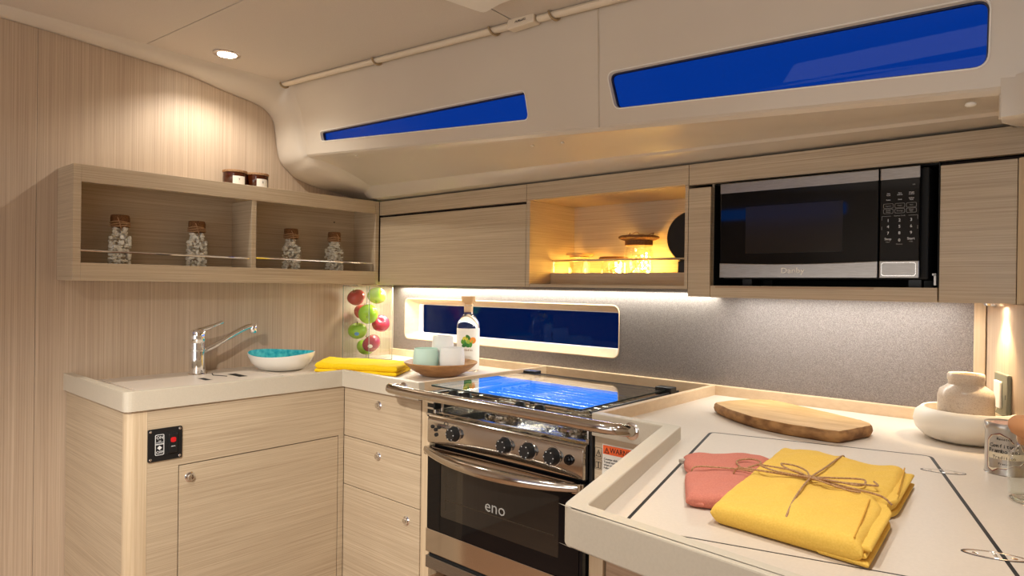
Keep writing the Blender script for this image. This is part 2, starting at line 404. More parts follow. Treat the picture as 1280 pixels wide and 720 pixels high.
ob('wall_hull', M().box(-2.3, -1.85, 1.59, 1.96, .3235, .37), gap_m, kind=S)  # unseen block added where sky light leaked at the cabinet corner
ob('wall_hull', M().box(-.16, .33, 1.60, 1.96, .317, .60), gap_m, kind=S)  # unseen block added against the sky light leak at the recess end
# rounded moulding where the liner meets the left bulkhead
Wp = [(-1.6,.700),(-.6,.706),(.0,.706),(.421,.699),(.677,.684),(.885,.668),(1.031,.640),(1.13,.623),(1.174,.608),(1.205,.573),(1.215,.52),(1.221,.474),(1.235,.432),(1.263,.406),(1.295,.384),(1.382,.360),(1.506,.345),(1.57,.322)]
Ip = [(-2.165,-1.6,.712),(-2.165,-.6,.722),(-2.165,0,.727),(-2.165,.421,.724),(-2.16,.677,.719),(-2.155,.885,.711),(-2.145,1.031,.703),(-2.13,1.13,.698),(-2.12,1.20,.690),(-2.105,1.222,.64),(-2.10,1.238,.56),(-2.10,1.252,.50),(-2.10,1.268,.452),(-2.09,1.28,.446),(-2.07,1.31,.430),(-2.04,1.40,.395),(-2.04,1.50,.362),(-2.06,1.575,.324)]
rows = []
for (y, z), I in zip(Wp, Ip):
    I = Vector(I); W = Vector((XW+.001, y, z)); d = I - W
    inw = Vector((0, -d.y, -d.z)); inw = inw.normalized() if inw.length > 1e-6 else Vector((0,0,-1))
    rows.append([W + Vector((0,.0,.0)) - inw*.004, W, W + Vector((.008,0,0)), W + Vector((d.x*.35, d.y*.12, d.z*.12)), W + Vector((d.x*.68, d.y*.40, d.z*.40)), W + Vector((d.x*.9, d.y*.75, d.z*.75)), I, I + Vector((.03, 0, .0)) - inw*.010])
# refine along the path
fine = []
cols = list(zip(*rows)); sp = [spline(c, 3) for c in cols]; fine = list(zip(*sp))
m = M(); m.grid(fine); ob('trim_6', m, liner_m, kind=S, smooth='all')
# fiddle rails of the worktop
ob('trim_7', M().box(XW, -.181, 1.736, YW, ZS-.01, ZR), oak_solid, kind=S, bevel=.0012)
ob('trim_8', M().box(-1.376, -.80, 1.74, YW, -.46, ZS-.01), oak_shaded, kind=S)

# ================================================================== CEILING FITTINGS
mat('clip_tan', L(165,142,108), .4)
rail = root('curtain_rail', (-1.4, 1.205, .66), 'cream curtain rail running along the ceiling edge above the blue windows', 'rail')
def rz_(x): return zr(x) - .008
ob('rail_tube', M().tube([(x, 1.198, rz_(x)) for x in (-2.212, -1.8, -1.4, -1.075)], .0105, 10, flat=.8), cream_p, rail, smooth=True)
ob('rail_tube', M().tube([(x, 1.198, rz_(x)) for x in (-.985, -.5, 0, .8)], .0105, 10, flat=.8), cream_p, rail, smooth=True)
ob('rail_tip', M().tube([(-2.216, 1.196, rz_(-2.216)), (-2.19, 1.197, rz_(-2.19))], [.003, .0125], 10), white_p, rail, smooth=True)
for x in (-2.125, -1.605, -1.133, -.945, -.35):
    m = M()
    for dx in (-.0045, .0045):
        pass
    m.tube([(x+.010*math.sin(a*.5), 1.198-.0135*math.cos(a), rz_(x)-.0135*math.sin(a)+.001) for a in [math.radians(q) for q in range(-20, 200, 20)]], .0032, 6)
    ob('rail_clip', m, MT['clip_tan'], rail, smooth=True)
cb = ob('rail_joiner', M().box(-1.072, -.990, 1.183, 1.209, rz_(-1.03)-.012, rz_(-1.03)+.012), cream_p, rail, bevel=.003)
text('joiner_print', 'FURLERS', .0095, T(-1.030, 1.1825, rz_(-1.03)+.001) @ Matrix.Rotation(math.radians(75), 4, 'X'), print_k, rail, squash=.9)
m = M(); m.prism(rrect(-1.14, -.80, .70, 1.055, .02), .600, cz(-1.0, .9)+.004); m.xf(T(0,0,0))
hf = root('roof_hatch_frame', (-.97, .9, .6), 'white moulded hatch frame hanging at the ceiling above the curtain rail', 'hatch frame')
m = M(); m.prism(fillet([(-1.115,.60),(-.70,.60),(-.70,1.06),(-.985,1.062),(-1.045,1.075)], [.02,.02,.04,.05,.012]), .612, .66); ob('frame', m, white_p, hf, bevel=.004)
# downlight
dl = root('ceiling_downlight', (-2.012, .944, cz(-2.012,.944)-.003), 'round chrome-rimmed ceiling downlight glowing above the left wall shelf', 'light')
m = M(); m.lathe([(.040,.003),(.042,.0),(.040,-.003),(.033,-.005),(.028,-.003),(.027,.002)], (-2.012,.944,cz(-2.012,.944)-.001), 28); ob('bezel', m, chrome, dl, smooth=True)
m = M(); m.lathe([(.0005,-.0035),(.020,-.003),(.027,-.001)], (-2.012,.944,cz(-2.012,.944)-.002), 24); ob('lens', m, lamp_e, dl, smooth=True)
def spot(loc, power, size=150, col=WARM, tgt=None, blend=.6, rad=.018):
    l = bpy.data.lights.new('spot_light', 'SPOT'); l.energy = power; l.spot_size = math.radians(size); l.spot_blend = blend; l.color = col; l.shadow_soft_size = rad
    o = bpy.data.objects.new('spot_light', l); COL.objects.link(o); o.location = loc
    if tgt: o.rotation_euler = (Vector(tgt)-Vector(loc)).to_track_quat('-Z', 'Y').to_euler()
    return o
spot((-2.012, .944, .690), 8.5, 140)
# its unseen companions along the deckhead
for x, y, e, c in ((-1.15,.42,13,110), (-.42,.35,13,104), (-.22,.93,11,92), (-1.30,-.45,9,110)):
    spot((x, y, cz(x, y)-.02), e, c, blend=.8)
spot((-.55, -.35, cz(-.55,-.35)-.02), 92, 66, tgt=(-1.60, .90, -1.0), blend=.9)  # unseen spot added to brighten the lower cabinet fronts
# small lamp under the right-hand cabinet
ul = root('under_cabinet_lamp', (-.150, 1.60, -.03), 'small warm spotlight under the wall cabinet beside the light switch', 'light')
p = rw(.14, .020)
m = M(); m.lathe([(.0005,-.0255),(.011,-.0255),(.013,-.0235)], (p[0], p[1], 0), 20); ob('lens', m, lamp_e, ul, smooth=True)
m = M(); m.lathe([(.013,-.0235),(.014,-.0275),(.016,-.0275),(.018,-.023)], (p[0], p[1], 0), 20); ob('bezel', m, chrome, ul, smooth=True)
spot((p[0], p[1], -.032), 3.2, 90, (1,.74,.42), rad=.006, blend=.8)
for c, lab in (((-.160, 1.30, .304), 'round white cap on the deck moulding above the microwave'), ((-1.101, 1.32, .362), 'left of two pale plugs in the moulding between the two blue windows'),
               ((-1.005, 1.32, .357), 'right of two pale plugs in the moulding between the two blue windows'), ((-1.818, 1.285, .416), 'small pale plug in the deck moulding under the left window')):
    ob('cap', M().ball(c, .0085 if 'round' in lab else .0055, (1,1,.5)), white_p if 'round' in lab else liner_m, smooth=True, label=lab, cat='cap')

# ================================================================== WALL CABINETS
ZB, ZT = -.003, .315
def carcass(x0, x1, z0, z1, parent, y0=1.59, y1=1.92, mt=gap_m):
    ob('carcass', M().box(x0, x1, y0, y1, z0, z1), mt, parent)
c1 = root('wall_cabinet', (-1.70, 1.66, ZB), 'wood-grain wall cabinet with a plain flap door in the corner above the window', 'cabinet')
ob('fascia', M().box(-2.068, -1.3325, 1.57, 1.588, .262, ZT), oak, c1, bevel=.0008)
ob('door', M().box(-2.063, -1.3325, 1.57, 1.588, ZB, .2535), oak, c1, bevel=.0008)
carcass(-2.20, -1.335, ZB+.001, ZT-.002, c1)
ob('bottom_panel', M().box(-2.20, -1.3325, 1.588, 1.75, ZB, ZB+.012), oak_shaded, c1)
c2 = root('niche_cabinet', (-1.06, 1.7, ZB), 'open wall cabinet niche lit yellow, holding glass jars, left of the microwave', 'cabinet')
ob('fascia', M().box(-1.331, -.7895, 1.57, 1.588, .264, ZT), oak, c2, bevel=.0008)
ob('side_panel', M().box(-1.331, -1.317, 1.57, 1.82, ZB, .2635), oak, c2, bevel=.0008)
ob('side_panel', M().box(-.7985, -.7895, 1.57, 1.82, ZB, .2635), oak, c2, bevel=.0008)
ob('back_panel', M().box(-1.317, -.7985, 1.802, 1.815, .03, .2635), oak, c2)
ob('top_panel', M().box(-1.331, -.7895, 1.588, 1.82, .2636, .276), oak, c2)
ob('bottom_panel', M().box(-1.317, -.7985, 1.572, 1.82, ZB, .006), oak, c2, bevel=.0008)
ob('shelf_board', M().box(-1.317, -.7985, 1.69, 1.802, .020, .033), oak, c2)
ob('shelf_lip', M().box(-1.317, -.7985, 1.676, 1.69, .006, .0425), oak, c2, bevel=.0008)
m = M(); m.tube([(-1.316,1.684,.081),(-.80,1.684,.081)], .0032, 8); m.tube([(-1.310,1.684,.042),(-1.310,1.684,.081)], .0022, 8)
ob('guard_rail', m, chrome_soft, c2, smooth=True)
c3 = root('microwave_cabinet', (-.5, 1.7, -.022), 'wood-grain wall cabinet with an open bay around the microwave', 'cabinet')
ob('fascia', M().box(-.788, .30, 1.57, 1.588, .262, ZT), oak, c3, bevel=.0008)
ob('side_panel', M().box(-.788, -.729, 1.57, 1.588, -.0215, .2535), oak, c3, bevel=.0008)
ob('side_panel', M().box(-.7335, -.7285, 1.588, 1.92, .008, .262), oak, c3)
ob('side_panel', M().box(-.245, -.2435, 1.575, 1.92, .008, .262), black_matt, c3, label='black inner side panel')
ob('bottom_shelf', M().box(-.7285, -.2445, 1.572, 1.92, -.0225, .007), oak, c3, bevel=.0008)
ob('bottom_panel', M().box(-.788, -.729, 1.588, 1.75, -.0215, -.01), oak_shaded, c3)
ob('bay_lining', M().box(-.7285, -.2455, 1.90, 1.92, .007, .262), black_matt, c3)
ob('bay_lining', M().box(-.7285, -.2455, 1.6, 1.92, .260, .270), black_matt, c3)
ob('bay_lining', M().box(-.7285, -.727, 1.590, 1.90, .007, .26), black_matt, c3)
ob('vent_strip', M().box(-.715, -.36, 1.5715, 1.574, .0015, .0055), oak_shaded, c3)
c4 = root('wall_cabinet', (-.17, 1.7, -.022), 'wood-grain wall cabinet with a plain door right of the microwave', 'cabinet')
ob('door', M().box(-.2415, -.1175, 1.57, 1.588, -.0225, .2525), oak, c4, bevel=.0008)
carcass(-.2425, .25, -.0215, .26, c4)
m = M(); m.prism(fillet([(-.1160,1.588),(-.1160,1.566),(-.105,1.556),(.03,1.50),(.25,1.42),(.25,1.588)], 0), -.0230, .2525); ob('end_panel', m, oak_post, c4, bevel=.001)
ob('bottom_panel', M().box(-.2425, .05, 1.588, 1.76, -.0225, -.012), oak_shaded, c4)

# ------------------------------------------------------------------ microwave
mw = root('microwave', (-.487, 1.7, .027), 'black and stainless microwave oven built in above the backsplash', 'microwave')
ob('body', M().box(-.696, -.262, 1.578, 1.86, .024, .254), black_matt, mw, bevel=.003)
for fx in (-.67, -.30):
    ob('foot', M().box(fx-.012, fx+.012, 1.66, 1.69, .0075, .024), black, mw)
    ob('foot', M().box(fx-.012, fx+.012, 1.80, 1.83, .0075, .024), black, mw)
def curveband(x0, x1, zc0, zc1, zmid, dz, y0, y1):
    m = M(); n = 10; up = []
    return m
ob('door', M().box(-.699, -.3505, 1.560, 1.578, .027, .2555), black_gloss, mw, bevel=.002)
def band(x0, x1, zlo, zhi, sag_hi=0, sag_lo=0, y0=1.5585, y1=1.5625):
    n = 12; top = [(x0+(x1-x0)*i/n, zhi+sag_hi*math.sin(PI*i/n)) for i in range(n+1)]; bot = [(x0+(x1-x0)*i/n, zlo+sag_lo*math.sin(PI*i/n)) for i in range(n+1)]
    m = M(); m.prism(bot+top[::-1], y0, y1, (), lambda u, v, h: (u, h, v)); return m
ob('top_band', band(-.699, -.3505, .2315, .2555, 0, .0), steel, mw, bevel=.0015, label='brushed steel strip')
ob('bottom_band', band(-.699, -.3505, .027, .062, -.004, 0), steel, mw, bevel=.0015, label='brushed steel strip')
ob('window', M().box(-.635, -.420, 1.5588, 1.5602, .084, .195), mat('microwave_window', L(38,33,30), .12, spec=.3), mw)
ob('control_panel', M().box(-.3480, -.2745, 1.560, 1.578, .027, .2555), black_gloss, mw, bevel=.002)
ob('top_band', band(-.3480, -.2745, .2315, .2555), steel, mw, bevel=.0015)
ob('bottom_band', band(-.3480, -.2745, .027, .062), steel, mw, bevel=.0015)
ob('open_button', M().prism(rrect(-.342, -.2815, .032, .0575, .004), 1.5560, 1.5590, (), lambda u, v, h: (u, h, v)), steel, mw, bevel=.001)
m = M(); m.prism(rrect(-.3435, -.280, .0305, .059, .005), 1.5575, 1.5590, [rrect(-.342, -.2815, .032, .0575, .004)], lambda u, v, h: (u, h, v)); ob('button_ring', m, chrome_soft, mw)
text('brand_print', 'Danby', .0175, on_y(-.5245, 1.5583, .0425), mat('print_pale', L(245,240,232), .6), mw, squash=1.15, ext=.0004)
PX = (-.332, -.311, -.290)
for r, (z, row) in enumerate(((.1460,('1','2','3')), (.1330,('4','5','6')), (.1195,('7','8','9')))):
    for x, s in zip(PX, row): text('key_digit', s, .0085, on_y(x, 1.5596, z), print_w, mw)
text('key_digit', '0', .0085, on_y(PX[1], 1.5596, .1045), print_w, mw)
text('key_print', 'Stop', .0070, on_y(PX[0], 1.5596, .1075), print_w, mw); text('key_print', 'Start', .0070, on_y(PX[2], 1.5596, .1075), print_w, mw)
text('key_print', 'Clear', .0036, on_y(PX[0], 1.5596, .1015), print_g, mw); text('key_print', '+30s', .0036, on_y(PX[2], 1.5596, .1015), print_g, mw)
text('key_print', 'Memory', .0034, on_y(PX[1], 1.5596, .0965), print_g, mw)
for z, row in ((.2005,('Time\nCook','Time\nDefrost','Weight\nDefrost')), (.1890,('Power','Clock','Kitchen\nTimer')), (.1765,('Popcorn','Potato','Pizza')), (.1655,('Frozen\nDinner','Beverage','Dinner\nPlate'))):
    for x, s in zip(PX, row): text('key_print', s, .0034, on_y(x, 1.5596, z), print_w if z > .18 else print_g, mw, squash=.9)
m = M()
for z in (.1765, .1655):
    for x in PX:
        m.prism(rrect(x-.0092, x+.0092, z-.0048, z+.0048, .002, 2), 1.5594, 1.5600, [rrect(x-.0087, x+.0087, z-.0043, z+.0043, .0018, 2)], lambda u, v, h: (u, h, v))
ob('key_outline', m, print_g, mw)
text('key_print', 'Express Cook', .0036, on_y(PX[1], 1.5596, .1555), print_g, mw)
m = M()
for a, b in (((-.344,.1535),(-.327,.1555)), ((-.295,.1555),(-.279,.1535))): m.box(min(a[0],b[0]), max(a[0],b[0]), 1.5594, 1.56, .1550, .1555)
for x in (-.3440, -.2787): m.box(x, x+.0005, 1.5594, 1.56, .147, .1553); m.box(x, x+.0005, 1.5594, 1.56, .127, .134)
ob('key_outline', m, print_g, mw)
text('key_print', 'PM', .0036, on_y(-.2860, 1.5596, .2175), print_g, mw)
# latch of the cupboard beside it
lt = ob('bay_latch', M().box(-.253, -.249, 1.585, 1.595, .012, .034).box(-.256, -.249, 1.585, 1.592, .032, .036), steel, c3)

# ------------------------------------------------------------------ niche contents
def jar_prof(r, h, neck, t=.002):
    return [(.001,0),(r*.85,0),(r,.006),(r,h*.74),(r*.93,h*.82),(neck,h*.88),(neck,h), (neck-t,h),(neck-t,h*.88),(r*.93-t,h*.82),(r-t,h*.74),(r-t,.008),(r*.8,.003),(.001,.003)]
nj = root('glass_jar', (-1.252, 1.745, .033), 'low glass jar with a pale flat wooden lid at the left of the lit niche', 'jar')
ob('jar_body', M().lathe(jar_prof(.036,.064,.034), (-1.252,1.745,.033), 28), clear, nj, smooth=True)
ob('lid', M().lathe([(.001,.060),(.032,.060),(.032,.066),(.044,.066),(.045,.069),(.044,.073),(.001,.0735)], (-1.252,1.745,.033), 28), mat('pale_wood', L(214,170,110), .6), nj, smooth=True)
nj2 = root('glass_jar', (-1.125, 1.745, .033), 'low glass jar with a thin brown lid filled with glowing fairy lights', 'jar')
ob('jar_body', M().lathe(jar_prof(.038,.054,.036), (-1.125,1.745,.033), 28), clear, nj2, smooth=True)
ob('lid', M().lathe([(.001,.050),(.040,.050),(.045,.054),(.045,.057),(.040,.060),(.001,.0605)], (-1.125,1.745,.033), 28), cork_d, nj2, smooth=True)
nj3 = root('glass_jar', (-1.030, 1.735, .033), 'tall glass jar with a wide woven lid and fairy lights beside the black disc', 'jar')
ob('jar_body', M().lathe(jar_prof(.043,.098,.038), (-1.030,1.735,.033), 28), clear, nj3, smooth=True)
ob('lid', M().lathe([(.001,.090),(.037,.090),(.041,.092),(.041,.106),(.052,.109),(.060,.113),(.061,.117),(.056,.120),(.001,.121)], (-1.030,1.735,.033), 28, wob=lambda a, z: 1+.012*math.sin(a*23)), cork_d, nj3, smooth=True)
m = M(); m.tube([Vector((-1.030+.055*math.cos(a)*(.6+.2*math.sin(3*a)), 1.735+.04*math.sin(a), .156+.006*math.sin(4*a))) for a in [k*PI/12 for k in range(22)]], .0012, 6); ob('twine', m, twine_m, nj3, smooth=True)
def fairies(cx, cy, r, h, n, lab):
    fr = root('fairy_lights', (cx, cy, .036), lab, 'fairy lights')
    pts = []
    for i in range(n*3):
        a = i*2.1; rr = r*(.25+.7*random.random()); pts.append(Vector((cx+rr*math.cos(a), cy+rr*math.sin(a), .040+h*((i*.618) % 1))))
    ob('wire', M().tube(spline(pts, 3), .0006, 4), mat('copper_wire', L(150,90,50), .4, .8), fr)
    m = M()
    for i in range(n): m.ball(pts[i*3], .0030, sub=1)
    ob('bulb', m, fairy, fr, kind='stuff')
    return fr
fairies(-1.125, 1.745, .030, .035, 16, 'cluster of glowing fairy lights inside the low jar with thin brown lid')
fairies(-1.030, 1.735, .034, .062, 14, 'string of glowing fairy lights and wire inside the tall jar')
for x, z, e in ((-1.125,.060,1.1), (-1.03,.065,.8), (-1.28,.050,.35)):
    l = bpy.data.lights.new('fairy_glow', 'POINT'); l.energy = e; l.color = (1,.56,.10); l.shadow_soft_size = .02
    o = bpy.data.objects.new('fairy_glow', l); COL.objects.link(o); o.location = (x, 1.745, z)
sp = root('round_speaker', (-.862, 1.70, .033), 'round black disc speaker standing in the lit niche beside the microwave', 'speaker')
AX = Matrix.Rotation(PI/2, 3, 'X')
m = M(); m.lathe([(.001,0),(.070,.0),(.073,.004),(.073,.022),(.069,.027),(.060,.0275),(.001,.026)], (-.853,1.735,.141), 44, axis=AX); ob('disc', m, mat('speaker_face', (.010,.009,.008), .22), sp, smooth=True)
ob('foot', M().box(-.885,-.825,1.70,1.74,.033,.075), black, sp, bevel=.003)
ob('front_mark', M().box(-.856, -.826, 1.7070, 1.7078, .087, .0905), print_g, sp)

# ------------------------------------------------------------------ open wall shelf on the left bulkhead
XF = -2.068
sh = root('wall_shelf', (-2.14, 1.06, 0), 'long open wood-grain wall shelf with two bays on the left bulkhead', 'shelf')
ob('side_panel', M().box(XW, XF, .556, .575, -.001, ZT), oak_v if False else oak, sh, bevel=.0008)
ob('side_panel', M().box(XW, XF, 1.552, 1.568, -.001, ZT), oak, sh, bevel=.0008)
ob('divider', M().box(XW+.004, XF-.001, 1.059, 1.075, .02, .268), oak, sh, bevel=.0008)
ob('top_rail', M().box(XF-.017, XF, .575, 1.552, .268, ZT), oak, sh, bevel=.0008)
ob('bottom_rail', M().box(XF-.017, XF, .575, 1.552, -.001, .0475), oak, sh, bevel=.0008)
ob('top_board', M().box(XW, XF-.017, .575, 1.552, .298, ZT), oak, sh)
ob('shelf_board', M().box(XW, XF-.017, .575, 1.552, .002, .020), oak, sh)
ob('back_panel', M().box(XW, XW+.004, .575, 1.552, .020, .298), oak, sh)
for y0, y1, post in ((.576, 1.058, None), (1.076, 1.545, 1.545)):
    m = M(); m.tube([(-2.078, y0, .0815), (-2.078, y1, .0785)], .0034, 8)
    if post: m.tube([(-2.078, post, .0785), (-2.078, post, .046)], .0028, 8)
    ob('guard_rail', m, chrome, sh, smooth=True)
ob('shelf_screw', M().ball((XW+.005, 1.46, .235), .003, sub=1), print_k, sh)

def pebble_jar(w_, loc, rz, lab, plab):
    j = root('pebble_jar', loc, lab, 'jar', 'cork-topped pebble jars on the wall shelf', rz=0)
    def sq(s, z, rr): return [(p[0], p[1], z) for p in rrect(-s, s, -s, s, min(rr, s*.98), 4)]
    a = w_/2; hh = .125
    prof = [(a*.9,0,.012),(a,.004,.012),(a,hh*.86,.012),(a*.92,hh*.94,.02),(a*.75,hh*1.02,.5),(a*.64,hh*1.06,.5),(a*.64,hh*1.16,.5)]
    m = M(); m.grid([sq(s, z, r) for s, z, r in prof], close_v=True); m.bm.faces.new([m.bm.verts[0]] if False else [v for v in m.bm.verts][:20][:0] or [m.bm.verts.new(p) for p in sq(a*.9, 0, .012)])
    m.xf(RZ(rz)); ob('jar_body', m, clear, j, smooth=True, local=True)
    m = M(); m.lathe([(.001,hh*1.08),(a*.66,hh*1.08),(a*.76,hh*1.10),(a*.78,hh*1.30),(a*.74,hh*1.36),(a*.70,hh*1.37),(.001,hh*1.37)], (0,0,0), 18, wob=lambda q, z: 1+.03*math.sin(q*7+z*300)); m.xf(RZ(rz)); ob('stopper', m, cork_d, j, smooth=True, local=True)
    m = M()
    for k in range(3): m.tube([(a*.80*math.cos(t)*(1+.03*math.sin(5*t+k)), a*.80*math.sin(t), hh*(1.11+.045*k)+.002*math.sin(2*t+k)) for t in [i*PI/10 for i in range(20)]], .0018, 5, closed=True)
    m.tube(spline([(a*.75,-a*.2,hh*1.3),(a*.95,-.1*a,hh*1.22),(a*.8,0,hh*1.12),(a*.95,a*.1,hh*1.0)], 4), .0014, 5)
    m.xf(RZ(rz)); ob('twine', m, twine_m, j, smooth=True, local=True)
    # pebbles
    m = M(); b = a-.008; z = .008; i = 0
    while z < hh*1.04:
        lim = b if z < hh*.88 else b*.62
        for q in range(17):
            edge = random.random() < .72; ang = random.random()*4
            x = (lim if edge and random.random() < .5 else (random.random()*2-1)*lim)*(1 if random.random() < .5 else -1)
            y = (lim if edge and abs(x) < lim*.99 else (random.random()*2-1)*lim)*(1 if random.random() < .5 else -1)
            rr = .0048+.0036*random.random()
            m.ball((x, y, z+random.random()*.006), rr, (1, .8, .62), 1, Matrix.Rotation(random.random()*3, 3, random.choice('XYZ')))
        z += .0085
    m.xf(RZ(rz)); m.xf(T(*loc)); 
    pb = ob('pebbles', m, shell_m, label=plab, cat='pebbles', kind='stuff', smooth=True)
    return j
ords = ('leftmost', 'second', 'third', 'rightmost')
for (y, s, rz), o_, where in zip(((.696,.064,-.30), (.916,.064,-.28), (1.244,.062,-.22), (1.421,.060,.10)), ords,
                             ('near the left end panel', 'left of the shelf divider', 'just right of the shelf divider', 'nearest the corner cabinet')):
    pebble_jar(s, (-2.145, y, .020), rz, '%s cork-topped glass jar on the wall shelf, %s' % (o_, where), 'white pebbles filling the %s jar on the wall shelf, %s' % (o_, where))
for k, (y, x, yaw) in enumerate(((1.040, -2.150, .0), (1.117, -2.150, .12))):
    cd = root('amber_candle', (x, y, ZT), ('left' if k == 0 else 'right') + ' of two squat amber glass candles with wooden lids on top of the wall shelf', 'candle', 'amber candles on the shelf')
    r = .037
    ob('jar', M().lathe([(.001,0),(r*.93,0),(r,.004),(r,.046),(.001,.046)], (x,y,ZT), 28), amber, cd, smooth=True)
    ob('lid', M().lathe([(.001,.046),(r*1.03,.046),(r*1.05,.048),(r*1.04,.053),(.001,.0535)], (x,y,ZT), 28), cork, cd, smooth=True)
    a0 = math.radians(-4)+yaw
    m = M(); m.grid([[(x+(r+.0006)*math.cos(a0+t*.55), y+(r+.0006)*math.sin(a0+t*.55), ZT+z) for t in (-1,-.6,-.2,.2,.6,1)] for z in (.003,.033)]); lb = ob('label', m, white_p, cd, label='white paper label')
    m = M(); aa = a0; pz = ZT+.022
    text('label_print', 'Y', .008, T(x+(r+.001)*math.cos(aa), y+(r+.001)*math.sin(aa), pz) @ RZ(aa+PI/2) @ Matrix.Rotation(PI/2, 4, 'X'), print_k, lb)

# ================================================================== WORKTOP
ct = root('countertop', (-1.2, 1.2, ZA), 'pale beige solid-surface worktop running in a U around the stove', 'worktop')
surfL = [(XW,.590),(-1.745,.590),(-1.745,1.195),(-1.388,1.195),(-1.388,1.736),(XW,1.736)]
RWb = [rw(.021), rw(1.20)]
A_, B_, C_, D_ = (-.785,1.165), (-.620,1.153), (-.489,.652), (.20,.5905)
surfR = [(-.787,1.180),(-.605,1.168),(-.474,.668),(.225,.598),rw(1.19,.002),rw(.022,.002),(-.787,1.736)]
lid_o = fillet([(-.4370,.6990),(-.040,.8050),(-.2185,1.379),(-.591,1.283)], [0,0,.018,.018], 4)
sink = [(-2.17,.66),(-1.80,.66),(-1.80,1.08),(-2.17,1.08)]
n1 = [(-2.030,.868),(-1.960,.868),(-1.960,.892),(-2.030,.892)]; n2 = [(-2.045,.972),(-1.965,.972),(-1.965,.998),(-2.045,.998)]
sL = ob('surface', M().prism(surfL, ZA+.002, ZS), corian, ct)
sR = ob('surface', M().prism(surfR, ZA+.002, ZS, [lid_o]), corian, ct)
def shrink(poly, d): return offs(poly, -d)
g1 = ob('gasket', M().prism(lid_o, ZA+.004, ZS-.0003), rubber, ct)
lid = ob('hatch_lid', M().prism(shrink(lid_o, .0058), ZS-.010, ZS), corian, ct)
# hinges let into the lid seam
for hx, hy in ((-.186, 1.271), (-.083, .907)):
    u = Vector((.966,.259)); v = Vector((-.259,.966))
    def el(ax, by, n=26, c=(hx, hy)): return [tuple(Vector(c) + u*ax*math.cos(2*PI*k/n) + v*by*math.sin(2*PI*k/n)) for k in range(n)]
    ob('hinge_recess', M().prism(el(.0318,.0130), ZS-.004, ZS+.0003, [el(.0298,.0113)]), rubber, ct)
    hg = ob('hinge', M().prism(el(.030,.0115), ZS-.004, ZS+.0006, [el(.0278,.0092)]), chrome, ct, bevel=.0003)
    ob('hinge_plate', M().prism(el(.0278,.0092), ZS-.004, ZS-.0004), steel, hg)
    m = M(); 
    for q in (-.018, .018):
        c = Vector((hx, hy))+u*q; m.lathe([(.0005,.0008),(.003,.0007),(.0036,0)], (c.x, c.y, ZS-.0004), 12)
    m.tube([tuple(Vector((hx,hy)) - v*.0095)+(ZS,), tuple(Vector((hx,hy)) + v*.0095)+(ZS,)], .0022, 8)
    ob('hinge_pin', m, chrome, hg)
# raised rims with their aprons
outL = [(XW,.575),(-1.728,.575),(-1.728,1.181),(-1.376,1.181)]; innL = [(-1.376,1.203),(-1.750,1.203),(-1.750,.597),(XW,.597)]
pl = fillet(outL, [0,.022,.003,0], 6, closed=False) + fillet(innL, [0,.002,.006,0], 4, closed=False)
ob('rim', M().prism(pl, ZA, ZR), corian_rim, ct, bevel=.0022)
outR = [(-.800,1.165),(-.628,1.153),(-.487,.648),(.235,.578)]; innR = [(.225,.602),(-.465,.671),(-.600,1.176),(-.800,1.187)]
pr = fillet(outR, [0,.002,.024,0], 7, closed=False) + fillet(innR, [0,.010,.002,0], 5, closed=False)
ob('rim', M().prism(pr, ZA, ZR), corian_rim, ct, bevel=.0022)
ob('fiddle', M().box(-1.388, -1.376, 1.203, 1.736, ZS-.01, ZR), oak_solid, ct, bevel=.001)
ob('fiddle', M().box(-.800, -.785, 1.187, 1.736, ZS-.01, ZR), oak_solid, ct, bevel=.001)
# sink covers
scv = ob('sink_cover', M().prism(sink, ZS+.0002, ZS+.003, [n1]), corian, ct, bevel=.0008)
ob('sink_cover', M().prism([(-2.17,1.084),(-1.80,1.084),(-1.80,1.10),(-2.17,1.10)], ZS+.0002, ZS+.003), corian, ct)
ob('finger_hole', M().prism(n1, ZS+.0001, ZS+.0006), black_matt, ct)
ob('finger_hole', M().prism([(p[0], p[1]) for p in n2], ZS+.0031, ZS+.0034), black_matt, ct)
ob('finger_hole', M().tube([(-2.09,.945,ZS+.0034),(-2.05,.93,ZS+.0034),(-2.0,.95,ZS+.0034)], .0016, 6), black_matt, ct)

# ================================================================== BASE CABINETS
b1 = root('base_cabinet', (-1.97, .88, -1.17), 'wood-grain sink cabinet with one large door on the left', 'cabinet')
ob('carcass', M().box(XW+.002, -1.756, .600, 1.20, -1.17, -.318), gap_m, b1)
ob('end_panel', M().box(XW+.002, -1.762, .582, .600, -1.17, ZA), oak, b1)
m = M(); m.prism([(-1.762,.582)] + [(-1.757+.022*math.sin(a), .604-.022*math.cos(a)) for a in [PI/2*k/8 for k in range(9)]] + [(-1.735,.628),(-1.757,.628),(-1.762,.60)], -1.17, ZA); ob('corner_post', m, oak_post, b1, smooth=True, auto=50)
ob('face_frame', M().prism([(.6285,-1.17),(.702,-1.17),(.702,-.4635),(1.1735,-.4635),(1.1735,-1.17),(1.1915,-1.17),(1.1915,ZA),(.6285,ZA)], -1.757, -1.735, (), lambda u, v, h: (h, u, v)), oak, b1, bevel=.0006)
dr = ob('door', M().box(-1.757, -1.735, .7045, 1.171, -1.12, -.466), oak, b1, bevel=.0008)
ob('plinth', M().box(-1.757, -1.740, .7045, 1.171, -1.17, -1.125), oak_shaded, b1)
